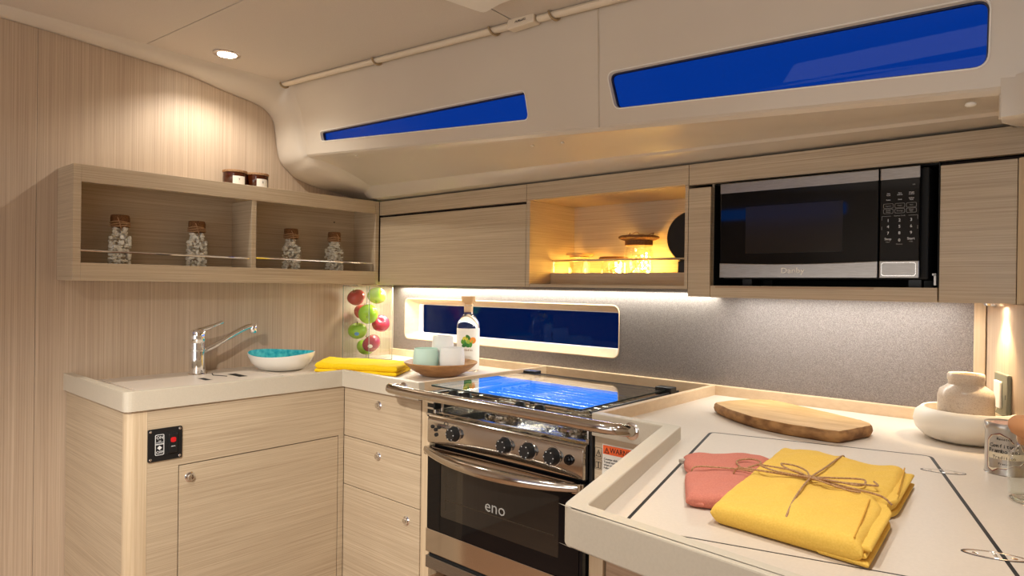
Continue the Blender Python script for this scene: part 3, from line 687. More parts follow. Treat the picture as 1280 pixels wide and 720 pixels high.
def lockknob(parent, pos, face, big=1):
    rot = Matrix.Rotation(PI/2, 3, 'X') if face == 'y' else Matrix.Rotation(PI/2, 3, 'Z') @ Matrix.Rotation(PI/2, 3, 'X')
    # axis points out of the front (local +z -> -y for 'y'; -> +x for 'x')
    k = ob('knob', M().lathe([(.001,.0),(.0125,.0),(.0128,.0015),(.0105,.003),(.0095,.0035),(.0095,.002),(.0078,.002),(.0078,.008),(.0068,.010),(.001,.0105)], pos, 20, axis=rot), chrome, parent, smooth=True, label='small round chrome push lock')
    return k
lockknob(dr, (-1.735, .730, -.498), 'x')
sw = root('gas_switch_panel', (-1.733, .668, -.44), 'black gas control panel with red ON and OFF rocker on the sink cabinet', 'switch panel')
ob('plate', M().prism(rrect(.628,.709,-.4435,-.3635,.004), -1.735, -1.731, (), lambda u, v, h: (h, u, v)), black, sw, bevel=.001)
ob('inner_frame', M().prism(rrect(.641,.700,-.430,-.374,.002), -1.731, -1.7295, (), lambda u, v, h: (h, u, v)), black_matt, sw, bevel=.0005)
m = M(); m.prism(rrect(.644,.665,-.4285,-.3775,.003), -1.7297, -1.7288, [rrect(.6452,.6638,-.4273,-.3787,.0025)], lambda u, v, h: (h, u, v)); m.box(-1.7297,-1.7288,.645,.664,-.4025,-.4005); ob('sticker_border', m, print_w, sw)
text('switch_print', 'ON', .0105, on_x(-1.7285, .6548, -.3855), print_w, sw); text('switch_print', 'OFF', .0095, on_x(-1.7285, .6545, -.4215), print_w, sw)
text('switch_print', 'GAS\nCONTROL', .0035, on_x(-1.7285, .6545, -.3955), print_w, sw)
m = M(); m.prism([(.6545,-.4158),(.6600,-.4105),(.6545,-.4050),(.6490,-.4105)], -1.7297, -1.7287, (), lambda u, v, h: (h, u, v)); ob('flame_mark', m, print_w, sw)
ob('rocker', M().box(-1.7297, -1.725, .6745, .6955, -.4275, -.3790), black, sw, bevel=.002)
ob('rocker_lamp', M().prism(rrect(.6790,.6915,-.4000,-.3880,.004), -1.7255, -1.7235, (), lambda u, v, h: (h, u, v)), red_p, sw, bevel=.001, label='red rocker lamp')
ob('switch_print', M().box(-1.7255, -1.7246, .680, .690, -.4108, -.4098), print_w, sw)
for yy in (.634, .703):
    for zz in (-.4375, -.3695): ob('screw', M().ball((-1.7305, yy, zz), .0034, (.5,1,1), 2), chrome, sw, smooth=True)

YD = 1.192
b2 = root('drawer_cabinet', (-1.55, 1.4, -1.17), 'wood-grain cabinet with two drawers and a lower door left of the stove', 'cabinet')
ob('carcass', M().box(-1.725, -1.380, YD+.012, 1.72, -1.17, -.318), gap_m, b2)
ob('side_panel', M().box(-1.3765, -1.3440, YD+.003, 1.72, -1.17, ZA), oak_post, b2, bevel=.001)
d1 = ob('drawer', M().box(-1.7335, -1.3785, YD, YD+.018, -.4640, -.3155), oak, b2, bevel=.0008)
d2 = ob('drawer', M().box(-1.7335, -1.3785, YD, YD+.018, -.6120, -.4665), oak, b2, bevel=.0008)
d3 = ob('door', M().box(-1.7335, -1.3785, YD, YD+.018, -1.12, -.6145), oak, b2, bevel=.0008)
ob('plinth', M().box(-1.7335, -1.3785, YD+.002, YD+.018, -1.17, -1.124), oak_shaded, b2)
lockknob(d1, (-1.562, YD, -.352), 'y'); lockknob(d2, (-1.562, YD, -.500), 'y'); lockknob(d3, (-1.432, YD, -.655), 'y')
# small drawer-pull tab above first knob
b3 = root('peninsula_cabinet', (-.2, 1.1, -1.17), 'wood-grain base cabinet under the right-hand worktop', 'cabinet')
ob('front_panel', M().box(-.800, -.630, 1.178, 1.192, -1.17, ZA), oak, b3, bevel=.001)
ob('side_panel', M().box(-.800, -.785, 1.192, 1.74, -1.17, ZS-.01), oak_shaded, b3, bevel=.001)
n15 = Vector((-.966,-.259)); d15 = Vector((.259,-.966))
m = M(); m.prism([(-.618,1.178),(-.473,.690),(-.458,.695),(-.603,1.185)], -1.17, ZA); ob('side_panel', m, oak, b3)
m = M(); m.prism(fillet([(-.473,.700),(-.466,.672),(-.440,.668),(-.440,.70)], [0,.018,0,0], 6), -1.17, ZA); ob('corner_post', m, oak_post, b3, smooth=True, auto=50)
m = M(); m.prism([(-.438,.672),(.215,.606),(.215,.623),(-.436,.689)], -1.17, ZA-.001); ob('front_panel', m, oak_shaded, b3)
ob('bay_floor', M().box(-1.3440, -.800, 1.20, 1.73, -.80, -.785), teak, b3, label='reddish wood floor of the stove bay')
wlbl = root('warning_label', (-.73, 1.176, -.38), 'white and orange warning label on the wood panel right of the stove', 'label')
ob('paper', M().box(-.780, -.690, 1.1772, 1.178, -.425, -.3300), white_p, wlbl)
ob('orange_band', M().box(-.778, -.692, 1.1765, 1.1772, -.3505, -.3320), orange_p, wlbl)
text('warning_word', 'WARNING', .0150, on_y(-.7610, 1.1762, -.3415), print_k, wlbl, squash=.92, align='LEFT')
m = M(); m.prism([(-.7745,-.3480),(-.7625,-.3480),(-.7685,-.3360)], 1.1760, 1.1766, [[(-.7725,-.3468),(-.7645,-.3468),(-.7685,-.3385)]], lambda u, v, h: (u, h, v)); m.box(-.7689,-.7681,1.1758,1.1764,-.3445,-.3405); ob('warning_sign', m, print_k, wlbl)
text('label_print', 'Counter slides open.\nTravel may increase hurt\nwhen stove in motion.\nFollow rules.', .0062, on_y(-.776, 1.1768, -.3700), print_k, wlbl, align='LEFT')
text('label_print', '- Keep hands clear', .0062, on_y(-.776, 1.1768, -.402), print_k, wlbl, align='LEFT')
ic = root('safety_symbols', (-.802, 1.177, -.38), 'small triangle and open book symbols printed on the panel beside the stove', 'label')
fy = lambda u, v, h: (u, h, v)
m = M(); m.prism([(-.7968,-.3590),(-.7832,-.3590),(-.7900,-.3440)], 1.1772, 1.1779, [[(-.7952,-.3578),(-.7848,-.3578),(-.7900,-.3462)]], fy); m.box(-.7905,-.7895,1.1772,1.1779,-.3550,-.3490); m.prism(rrect(-.799,-.781,-.3625,-.3400,.001,1), 1.1774, 1.1779, [rrect(-.7984,-.7816,-.3619,-.3406,.0008,1)], fy)
m.prism(rrect(-.799,-.781,-.3860,-.3650,.001,1), 1.1774, 1.1779, [rrect(-.7984,-.7816,-.3854,-.3656,.0008,1)], fy)
for q in (0, 1):
    x0 = -.7965+q*.0067; m.prism([(x0,-.3835),(x0+.0062,-.3835),(x0+.0062,-.3700),(x0,-.3700)], 1.1772, 1.1779, [[(x0+.0008,-.3827),(x0+.0054,-.3827),(x0+.0054,-.3708),(x0+.0008,-.3708)]], fy)
ob('symbols', m, print_k, ic)

# ================================================================== STOVE
st = root('gas_stove', (-1.055, 1.38, -.73), 'stainless gimballed gas stove and oven with a glass lid between the worktops', 'stove')
SX0, SX1, SY = -1.303, -.810, 1.150
ob('body', M().box(SX0+.006, SX1-.006, SY+.020, 1.64, -.70, -.345), black_matt, st, bevel=.003)
m = M(); pr_ = [(SY+.012,-.412),(SY+.002,-.409),(SY,-.404),(SY,-.350),(SY+.003,-.341),(SY+.010,-.336),(SY+.03,-.334),(SY+.03,-.412)]
m.grid([[(x, y, z) for y, z in pr_] for x in (SX0, SX0+.004, SX1-.004, SX1)], close_v=True)
for x in (SX0, SX1): m.bm.faces.new([v for v in m.bm.verts if abs(v.co.x-x) < 1e-6])
cpn = ob('control_panel', m, polished, st, smooth=True, bevel=.002)
m = M(); m.grid([[(x, y, z) for y, z in ((SY+.022,-.338),(SY+.026,-.333),(SY+.036,-.333),(SY+.040,-.340),(1.60,-.340),(1.605,-.330),(1.64,-.330),(1.64,-.350))] for x in (SX0, SX1)]); ob('hob_tray', m, polished, st)
for x in (SX0, SX1-.008): ob('hob_edge', M().box(x, x+.008, SY+.02, 1.62, -.345, -.326), polished, st, bevel=.001)
AXY = Matrix.Rotation(PI/2, 3, 'X')
for kx in (-1.200, -1.030, -.959, -.889):
    kn = ob('knob', M().lathe([(.0005,.0),(.0185,.0),(.0185,.004),(.0168,.007),(.0162,.0155),(.0150,.0175),(.0005,.018)], (kx, SY, -.371), 24, axis=AXY, wob=lambda a, z: 1+(.05*math.cos(8*a) if z > .008 else 0)), black, st, smooth=True)
    m = M(); m.tube([(kx+.0205*math.cos(a), SY-.001, -.371+.0205*math.sin(a)) for a in [k*PI/12 for k in range(24)]], .0013, 6, closed=True); ob('knob_ring', m, chrome, kn, smooth=True)
    m = M(); 
    for q in range(6): m.box(kx+.013*math.cos(q*PI/3)-.0009, kx+.013*math.cos(q*PI/3)+.0009, SY-.0188, SY-.0172, -.371+.013*math.sin(q*PI/3)-.0009, -.371+.013*math.sin(q*PI/3)+.0009)
    ob('knob_mark', m, print_w, kn)
    m = M(); m.tube([(kx-.010+.0135*math.cos(a), SY-.0006, -.379+.0135*math.sin(a)) for a in [k*PI/10 for k in range(20)]], .0006, 5, closed=True); ob('scale_print', m, print_g, st)
ob('ignition_button', M().lathe([(.0005,.0),(.0115,.0),(.0115,.003),(.0085,.004),(.0085,.009),(.0005,.0105)], (-.846, SY, -.371), 20, axis=AXY), black_gloss, st, smooth=True)
m = M()
for cx, cz_ in ((-1.270,-.371),(-1.282,-.365),(-1.258,-.363),(-1.268,-.384)): m.lathe([(.0005,.0),(.0052,.0),(.0045,.003),(.0005,.0033)], (cx, SY-.0005, cz_), 12, axis=AXY)
ob('burner_diagram', m, print_k, st)
m = M(); m.tube([(-1.232+.007*math.cos(a), SY-.0005, -.351+.004*math.sin(a)) for a in [k*PI/8 for k in range(16)]], .0007, 5, closed=True); ob('scale_print', m, print_k, st)
# oven door
od = ob('oven_door', M().box(SX0, SX1, SY+.001, SY+.024, -.690, -.417), black_gloss, st, bevel=.003, label='black glass oven door')
ob('door_band', M().box(SX0, SX1, SY-.0015, SY+.004, -.4400, -.4170), polished, od, bevel=.0015)
ob('door_band', M().box(SX0, SX1, SY-.0015, SY+.004, -.690, -.6300), polished, od, bevel=.0015)
m = M(); m.prism(rrect(SX0+.008, SX1-.008, -.628, -.442, .004), SY-.0008, SY+.001, [rrect(-1.250,-.872,-.590,-.455,.004)], fy); ob('glass_border', m, black_gloss, od)
ob('door_window', M().box(-1.250, -.872, SY+.0002, SY+.0009, -.590, -.455), mat('oven_glass', L(30,27,24), .04, coat=.6), od)
text('brand_print', 'eno', .040, on_y(-1.060, SY-.0008, -.525), print_g, od, squash=1.1)
# thin rack seen through the glass
m = M(); m.box(-1.235, -.885, SY-.0001, SY+.0008, -.545, -.5425); m.box(-1.232,-1.2305,SY-.0001,SY+.0008,-.57,-.47); m.box(-1.232,-1.205,SY-.0001,SY+.0008,-.509,-.5075); ob('oven_rack', m, mat('rack_faint', L(70,62,52), .3, .6), od)
# bowed handle
pts = []; rad = []
for i in range(25):
    t = -1 + 2*i/24; pts.append((-1.0565+t*.240, SY-.008-.045*(1-t*t)**.9, -.4245-.004*(1-t*t))); rad.append(.008+.005*(1-t*t))
hd = ob('handle', M().tube(pts, rad, 14, flat=1.15), polished, od, smooth=True)
for x in (-1.292, -.8225): ob('handle_mount', M().box(x-.009, x+.009, SY-.014, SY+.002, -.437, -.416), polished, od, bevel=.003)
ob('hinge_screw', M().ball((-.8165, SY-.002, -.428), .003), chrome, od, smooth=True)
ob('kick_strip', M().box(SX0-.006, SX1, SY+.004, SY+.02, -.735, -.7040), steel, st, bevel=.001)
ob('kick_gap', M().box(SX0, SX1, SY+.012, SY+.02, -.7040, -.692), black_matt, st)
# burners, pan grates, clamps
for bx, by, br in ((-1.165,1.30,.042), (-.935,1.30,.036), (-1.055,1.50,.036)):
    bn = ob('burner', M().lathe([(.0005,-.340),(br*1.35,-.340),(br*1.3,-.334),(br*.8,-.333),(br*.8,-.325),(br,-.324),(br,-.318),(br*.9,-.315),(.0005,-.314)], (bx, by, 0), 28), polished, st, smooth=True)
    ob('burner_cap', M().lathe([(.0005,-.3135),(br*.8,-.3140),(br*.82,-.3165),(.0005,-.3165)], (bx, by, 0), 28), chrome_soft, bn, smooth=True)
def rods(lines, r=.0028):
    m = M()
    for a, b in lines: m.tube([a, b], r, 7)
    return m
zg = -.300
ob('pan_grate', rods([((-1.29, y, zg), (-.825, y, zg)) for y in (1.185,1.22,1.255,1.29,1.325,1.36,1.395,1.43,1.465,1.50,1.535,1.57)]), polished, st, smooth=True)
ob('pan_grate', rods([((x, 1.18, zg-.005), (x, 1.585, zg-.005)) for x in (-1.29,-1.18,-1.07,-.96,-.825)] + [((x, y, zg-.005),(x, y, -.338)) for x in (-1.29,-.825) for y in (1.19,1.57)], .0035), polished, st, smooth=True)
ob('clamp_rail', rods([((-1.300, 1.178, -.290), (-.815, 1.178, -.290)), ((-1.300, 1.178, -.290), (-1.300, 1.60, -.290)), ((-.815, 1.178, -.290), (-.815, 1.60, -.290))], .004), polished, st, smooth=True)
for x, z in ((-1.256,-.283),(-1.208,-.283),(-1.028,-.2845),(-.968,-.2845)):
    m = M(); m.lathe([(.0005,0),(.0125,0),(.0150,.004),(.0150,.014),(.012,.018),(.0005,.019)], (x+.006, 1.200, z-.003), 18, axis=AXY, wob=lambda a, z: 1+.06*math.cos(6*a)); ob('clamp_knob', m, black, st, smooth=True)
# glass lid
zl = -.2665
gl = ob('glass_lid', M().prism(fillet([(-1.312,1.168),(-.828,1.168),(-.836,1.560),(-1.306,1.560)], .006, 3), zl, zl+.004), lidglass, st, label='clear glass lid reflecting blue window light')
m = M(); lo = fillet([(-1.312,1.168),(-.828,1.168),(-.836,1.560),(-1.306,1.560)], .006, 3); m.prism(offs(lo, .0006), zl+.0004, zl+.0036, [offs(lo, -.0002)]); ob('lid_edge', m, mat('edge_green', L(20,30,28), .3), gl)
for x in (-1.318, -.866): ob('lid_hinge', M().box(x, x+.046, 1.548, 1.580, zl-.012, zl+.009), black, gl, bevel=.002)
ob('lid_arm', rods([((-1.300, 1.19, -.268),(-1.303, 1.60, -.268))], .003), black, gl)
ob('lid_arm', rods([((-.822, 1.19, -.272),(-.826, 1.60, -.272))], .003), black, gl)
for x in (-1.296,-.826):
    ob('lid_post', M().box(x-.004, x+.004, 1.56, 1.575, -.34, zl-.01), black, st)
# gimbal slide on the left of the bay
gs = root('gimbal_slide', (-1.335, 1.25, -.35), 'black slotted metal slide bracket in the stove bay, left of the stove', 'bracket')
ob('plate', M().box(-1.3435, -1.3150, 1.185, 1.45, -.352, -.285), black, gs, bevel=.001)
for k in range(4): ob('rib', M().box(-1.3440, -1.3140, 1.180, 1.186, -.346+.016*k, -.341+.016*k), chrome_soft, gs)
gs2 = root('gimbal_slide', (-.806, 1.25, -.42), 'black metal slide bracket in the stove bay, right of the stove', 'bracket')
ob('plate', M().box(-.808, -.8015, 1.17, 1.45, -.440, -.285), black, gs2, bevel=.001)
# crash bar in front of the stove
pts = [(-1.435,1.181,-.288),(-1.435,1.150,-.283),(-1.428,1.128,-.279),(-1.405,1.116,-.279)] + [(-1.3+.1*i, 1.113, -.280) for i in range(0, 6)] + [(-.745,1.113,-.280),(-.712,1.120,-.281),(-.700,1.138,-.284),(-.698,1.160,-.288)]
gb = root('grab_bar', (-1.07, 1.15, -.29), 'polished steel grab bar across the front of the stove', 'bar')
ob('bar', M().tube(spline(pts, 4), .0125, 16), polished, gb, smooth=True)
ob('mount', M().lathe([(.0005,0),(.018,0),(.018,.003),(.013,.006),(.0005,.006)], (-1.435,1.181,-.288), 20, axis=AXY), chrome, gb, smooth=True)
ob('mount', M().lathe([(.0005,0),(.018,0),(.018,.003),(.013,.006),(.0005,.006)], (-.698,1.160,-.288), 20, axis=AXY), chrome, gb, smooth=True)

# ================================================================== THINGS ON THE LEFT WORKTOP
fx, fyy = -2.120, .912
fa = root('sink_tap', (fx, fyy, ZS), 'chrome single-lever sink tap with a long angled spout', 'tap')
ob('column', M().lathe([(.0005,0),(.027,0),(.027,.003),(.0235,.006),(.0225,.060),(.0215,.085),(.0215,.128),(.0005,.128)], (fx, fyy, ZS), 32), chrome, fa, smooth=True)
ob('collar', M().lathe([(.0218,.073),(.0236,.074),(.0236,.081),(.0218,.082)], (fx, fyy, ZS), 32), chrome_soft, fa, smooth=True)
ob('lever_cap', M().lathe([(.0220,.100),(.0232,.102),(.0232,.132),(.020,.140),(.012,.143),(.0005,.144)], (fx, fyy, ZS), 32), chrome, fa, smooth=True)
ob('lever', M().tube(spline([(fx, fyy-.005, ZS+.136),(fx+.005,fyy+.03,ZS+.146),(fx+.008,fyy+.075,ZS+.163)], 5), [.011]*3+[.0095]*4+[.0075]*4, 10, flat=.8), chrome, fa, smooth=True)
sp_ = spline([(fx, fyy+.012, ZS+.072),(fx+.004,fyy+.06,ZS+.094),(fx+.006,fyy+.12,ZS+.127),(fx+.007,fyy+.155,ZS+.143),(fx+.008,fyy+.172,ZS+.146)], 5)
ob('spout', M().tube(sp_, [.0115]*6+[.0105]*(len(sp_)-6), 14, flat=.85), chrome, fa, smooth=True)
ob('aerator', M().lathe([(.0005,-.020),(.010,-.020),(.0122,-.017),(.0128,.006),(.010,.011),(.0005,.012)], (fx+.008, fyy+.178, ZS+.144), 20), chrome, fa, smooth=True)
wb = root('serving_bowl', (-2.05, 1.162, ZS), 'white bowl with a turquoise glazed inside on the sink worktop', 'bowl')
bc = (-2.060, 1.165, ZS)
def wobz(m_, amp=.004):
    for v in m_.bm.verts:
        a = math.atan2(v.co.y-bc[1], v.co.x-bc[0]); v.co.z += (amp*math.sin(2*a+.4) - .003*math.cos(a+.6))*max(0, (v.co.z-ZS)/.06)
    return m_
ob('bowl_body', wobz(M().lathe([(.0005,0),(.055,0),(.075,.006),(.096,.026),(.107,.050),(.108,.058),(.1055,.058)], bc, 48)), ceramic, wb, smooth=True)
ob('glaze', wobz(M().lathe([(.1055,.058),(.103,.050),(.090,.028),(.068,.010),(.0005,.008)], bc, 48)), turq, wb, smooth=True, label='turquoise inner glaze')
def cloth(P, z0, th, mt, name, parent=None, nu=36, nv=30, wr=.0012, seed=0, edge=None, dip=None, rad=None, **kw):
    """folded cloth between corners P = (front-left, front-right, back-right, back-left), rounded at its folds"""
    P = [Vector((p[0], p[1], 0)) for p in P]; m = M(); top = []; bot = []; rad = rad or th*.6
    def samples(Ln, n):
        e = [0, .03, .12, .28, .5, .75, 1.0]; e = [q*rad/Ln for q in e]; mid = [e[-1]+(1-2*e[-1])*k/n for k in range(1, n)]
        return e + mid + [1-q for q in reversed(e)]
    LU, LV = (P[1]-P[0]).length, (P[3]-P[0]).length
    for u in samples(LU, nu):
        rt = []; rb = []
        for v in samples(LV, nv):
            p = (P[0]*(1-u)+P[1]*u)*(1-v) + (P[3]*(1-u)+P[2]*u)*v
            if edge: dx, dy = edge(u, v); p = p + Vector((dx, dy, 0))
            du = min(1, min(u, 1-u)*LU/rad); dv = min(1, min(v, 1-v)*LV/rad)
            s = math.sqrt(max(0, 1-(1-du)**2)) * math.sqrt(max(0, 1-(1-dv)**2))
            nz = noise.noise(Vector((p.x*22+seed, p.y*9, seed)))*wr*2 + noise.noise(Vector((p.x*60+seed, p.y*50, seed)))*wr*.7
            if dip: nz -= dip(p.x, p.y)
            rt.append((p.x, p.y, z0+th*.5 + (th*.5)*s + nz*s)); rb.append((p.x, p.y, z0+th*.5-(th*.5)*s + .0001))
        top.append(rt); bot.append(rb)
    m.grid(top); m.grid(bot)
    bmesh.ops.remove_doubles(m.bm, verts=m.bm.verts, dist=.00012)
    bmesh.ops.recalc_face_normals(m.bm, faces=m.bm.faces)
    return ob(name, m, mt, parent, smooth='all', **kw)
yc = root('tea_towel', (-1.87, 1.33, ZS), 'bright yellow folded tea towel on the corner worktop beside the glass vase', 'towel')
Pq = [(-1.925,1.225),(-1.745,1.290),(-1.775,1.42),(-2.02,1.365)]
Pq = [(-1.935,1.213),(-1.66,1.335),(-1.755,1.475),(-2.06,1.345)]
cloth([(p[0]+.003, p[1]-.004) for p in Pq], ZS, .011, yellow_b, 'lower_fold', yc, seed=3)
cloth(Pq, ZS+.0105, .021, yellow_b, 'upper_fold', yc, seed=8, rad=.0105, wr=.002)
# vase of apples
vc = Vector((-2.100, 1.545, ZS)); va = YAW - math.radians(18) - math.radians(12)
vs = root('glass_vase', tuple(vc), 'tall square clear glass vase full of red and green apples in the corner', 'vase')
s = .0665; hV = .286
m = M()
def sq2(s_, z, r=.004): return [tuple((T(*vc) @ RZ(va) @ Vector((p[0], p[1], z)))) for p in rrect(-s_, s_, -s_, s_, r, 2)]
V = m.grid([sq2(s, .0), sq2(s, hV), sq2(s-.004, hV), sq2(s-.004, .012)], close_v=True); m.bm.faces.new(V[0]); m.bm.faces.new(V[-1])
ob('vase_body', m, clear, vs)
m = M(); 
for z in (.0015, hV-.001): m.grid([sq2(s+.0006, z-.0015), sq2(s+.0006, z+.0012), sq2(s-.003, z+.0014)], close_v=True)
ob('vase_rim', m, jarglass, vs)
m = M()
for sx, sy in ((1,1),(1,-1),(-1,1),(-1,-1)):
    p = T(*vc) @ RZ(va) @ Vector((sx*(s-.001), sy*(s-.001), 0)); m.tube([(p.x,p.y,ZS+.002),(p.x,p.y,ZS+hV-.002)], .0013, 6)
ob('vase_corner', m, mat('glass_edge', L(120,140,128), .1), vs)
def apple_mat(name, c1, c2):
    m = noisy(name, c1, c2, 14, .25, 0, (1,1,.7), detail=4, pos=(.3,.75)); m.node_tree.nodes['Principled BSDF'].inputs['Coat Weight'].default_value = .6; return m
am = {'green': apple_mat('green_apple', L(130,180,30), L(170,205,60)), 'red': apple_mat('red_apple', L(178,38,38), L(200,80,60)),
      'plum': apple_mat('plum_apple', L(120,26,52), L(168,60,72)), 'pink': apple_mat('pink_apple', L(196,44,80), L(170,60,60))}
stem_m = mat('apple_stem', L(90,66,36), .8)
def apple(pos, col, rx, rz_, r, lab, sticker=None):
    a_ = root('apple', tuple(pos), lab, 'apple', 'apples in the glass vase'); rot = (Matrix.Rotation(rz_, 4, 'Z') @ Matrix.Rotation(rx, 4, 'X'))
    prof = []
    for k in range(17):
        t = PI*k/16; rr = math.sin(t)*(1+.10*math.cos(t)); z = math.cos(t)*.86
        z -= .22*math.exp(-(rr/.22)**2) if t < PI/2 else -.14*math.exp(-(rr/.20)**2)
        prof.append((max(.002, rr)*r, z*r))
    m = M(); m.lathe(prof, (0,0,0), 26, wob=lambda q, z: 1+.025*math.cos(5*q)*(z < 0)); m.xf(rot); ob('fruit', m, am[col], a_, smooth=True, local=True)
    m = M(); m.tube([(0,0,r*.60),(.001,0,r*.85),(.003,.001,r*1.05)], .0013, 6); m.xf(rot); ob('stem', m, stem_m, a_, smooth=True, local=True)
    if sticker:
        d = Vector(sticker[0]).normalized(); q = d.to_track_quat('Z', 'Y').to_matrix().to_4x4()
        m = M(); m.lathe([(.0005,.0006),(.008,.0002),(.009,-.0008)], (0,0,0), 16, sy=.8); m.xf(Matrix.Translation(d*r*1.0) @ q); ob('sticker', m, sticker[1], a_, local=True, label=sticker[2])
tocam = Vector((.80,-.58,0))
apple((-2.133,1.514,-.053),'red', .5, 0, .0345, 'red apple at the top left of the vase')
apple((-2.064,1.558,-.043),'green', 2.6, .7, .0350, 'green apple at the top right of the vase')
apple((-2.070,1.525,-.113),'green', 1.9, .7, .0375, 'green apple in the middle of the vase, in front of the others')
apple((-2.150,1.555,-.110),'red', .3, 2, .0330, 'red apple half hidden behind the middle green apple')
apple((-2.082,1.592,-.153),'pink', 1.0, 1, .0345, 'pink-red apple at the right side of the vase, behind')
apple((-2.118,1.511,-.180),'green', .2, .5, .0360, 'green apple with a blue sticker at the lower left of the vase', (tocam+Vector((-.05,-.05,-.25)), mat('blue_sticker', L(70,130,200), .4), 'blue oval sticker'))
apple((-2.062,1.536,-.2255),'plum', .7, -.9, .0360, 'dark red apple with a white sticker near the bottom of the vase', (tocam+Vector((-.15,-.1,-.2)), white_p, 'white oval sticker'))
apple((-2.128,1.556,-.2450),'green', .3, 2, .0345, 'green apple lying at the bottom of the vase')

# wooden bowl with tumblers and bottle
oc = (-1.582, 1.450, ZS)
wbw = root('wooden_bowl', oc, 'shallow round wooden bowl holding frosted tumblers beside the stove', 'bowl')
ob('bowl_body', M().lathe([(.0005,.0),(.045,.0),(.058,.003),(.092,.020),(.118,.042),(.1185,.046),(.113,.046),(.088,.026),(.055,.010),(.0005,.008)], oc, 44, wob=lambda a, z: 1+.02*math.cos(2*a+.5)), bowlwood, wbw, smooth=True)
def tumbler(x, y, z, r, h, mt, lab):
    t = ob('tumbler', M().lathe([(.0005,0),(r*.80,0),(r*.88,.003),(r*1.0,h*.35),(r*1.02,h*.5),(r*.98,h*.8),(r*.92,h),(r*.88,h),(r*.94,h*.8),(r*.97,h*.4),(r*.80,.006),(.0005,.006)], (x,y,z), 32), mt, smooth=True, label=lab, cat='tumbler', group='frosted tumblers in the wooden bowl')
    return t
tumbler(-1.607, 1.408, ZS+.0145, .040, .075, frost_m, 'pale green frosted tumbler at the front left of the wooden bowl')
tumbler(-1.532, 1.452, ZS+.0145, .039, .080, frost_w, 'white frosted tumbler at the right of the wooden bowl in front of the bottle')
tumbler(-1.617, 1.490, ZS+.016, .036, .108, frost_w, 'tall white frosted tumbler at the back of the wooden bowl')
bx, by = -1.615, 1.605
bo = root('glass_bottle', (bx, by, ZS), 'clear bottle with a wooden stopper and fruit label behind the wooden bowl', 'bottle')
ob('bottle_body', M().lathe([(.0005,0),(.035,0),(.0380,.004),(.0385,.150),(.036,.166),(.024,.183),(.0155,.192),(.0145,.220),(.0165,.222),(.0165,.226),(.0005,.226)], (bx,by,ZS), 36), mat('bottle_glass', (.95,.98,1), .02, trans=1, ior=1.3), bo, smooth=True)
ob('stopper', M().lathe([(.0005,.226),(.0135,.226),(.0135,.232),(.0235,.2325),(.0240,.234),(.0240,.252),(.0230,.2535),(.0005,.2535)], (bx,by,ZS), 28), mat('pale_stopper', L(232,190,140), .6), bo, smooth=True)
ob('neck_band', M().lathe([(.0150,.200),(.0152,.222)], (bx,by,ZS), 24), mat('stopper_neck', L(235,200,160), .5), bo, smooth=True)
al = math.atan2(-by, -bx)
m = M(); m.grid([[(bx+.0390*math.cos(al+t), by+.0390*math.sin(al+t), ZS+z) for t in [-1.45+2.9*k/16 for k in range(17)]] for z in (.006, .146)]); lb = ob('label', m, mat('bottle_label', L(246,242,232), .6), bo, smooth=True, label='white wraparound label')
def lab_pt(t, z, o=.0394): return Vector((bx+o*math.cos(al+t), by+o*math.sin(al+t), ZS+z))
for k, (t, z, rr, sy, c) in enumerate(((-.25,.118,.010,.8,L(220,210,70)),(-.42,.108,.010,.9,L(90,150,40)),(.0,.122,.011,.6,L(60,120,40)),(.12,.108,.012,.7,L(170,190,70)),(.42,.112,.0115,1,L(240,150,50)),(-.12,.098,.012,.6,L(50,130,50)),(-.35,.095,.009,.7,L(40,110,45)),(.22,.098,.010,.6,L(80,150,60)))):
    aa = al+t; q = Matrix.Rotation(aa+PI/2, 4, 'Z') @ Matrix.Rotation(PI/2, 4, 'X')
    m = M(); m.lathe([(.0005,.0006+.0002*k),(rr*.9,.0004+.0001*k),(rr,-.001)], (0,0,0), 14, sy=sy); m.xf(Matrix.Translation(lab_pt(t, z-.006, .0392)) @ q @ Matrix.Rotation(k*1.1, 4, 'Z')); ob('fruit_print', m, mat('label_paint', c, .6), lb)
for k, ch in enumerate('STONPILL'):
    t = -.36+k*.105; aa = al+t
    text('label_letter', ch, .0085, Matrix.Translation(lab_pt(t, .073)) @ RZ(aa+PI/2) @ Matrix.Rotation(PI/2, 4, 'X'), mat('ochre_print', L(150,110,60), .6) if k == 0 else MT['ochre_print'], lb)

# ================================================================== THINGS ON THE RIGHT WORKTOP
# live-edge board
bp_ = [(-.668,1.480),(-.655,1.520),(-.622,1.575),(-.560,1.585),(-.480,1.560),(-.405,1.530),(-.345,1.497),(-.325,1.468),(-.332,1.440),(-.352,1.392),(-.368,1.372),(-.378,1.362),(-.420,1.352),(-.500,1.362),(-.570,1.392),(-.625,1.432),(-.662,1.462)]
bp_ = [(-.676,1.487),(-.672,1.510),(-.655,1.560),(-.622,1.606),(-.585,1.624),(-.540,1.606),(-.470,1.570),(-.400,1.532),(-.350,1.500),(-.334,1.470),(-.337,1.448),(-.343,1.425),(-.351,1.395),(-.362,1.362),(-.374,1.353),(-.415,1.352),(-.480,1.358),(-.545,1.380),(-.605,1.418),(-.655,1.462)]
bpS = [tuple(p) for p in spline([Vector(p) for p in bp_]+[Vector(bp_[0])], 3)][:-1]
bd = root('serving_board', (-.5, 1.46, ZS), 'thick live-edge wooden serving board lying in front of the backsplash', 'board')
m = M(); rowsb = []
for dz, ins in ((.0, .008), (.004, .003), (.012, .000), (.020, .0015), (.0235, .0045)):
    q = offs(bpS, -ins) if ins else bpS
    rowsb.append([(p[0], p[1], ZS+dz+.0008*math.sin(i*1.7)*(dz > 0)) for i, p in enumerate(q)])
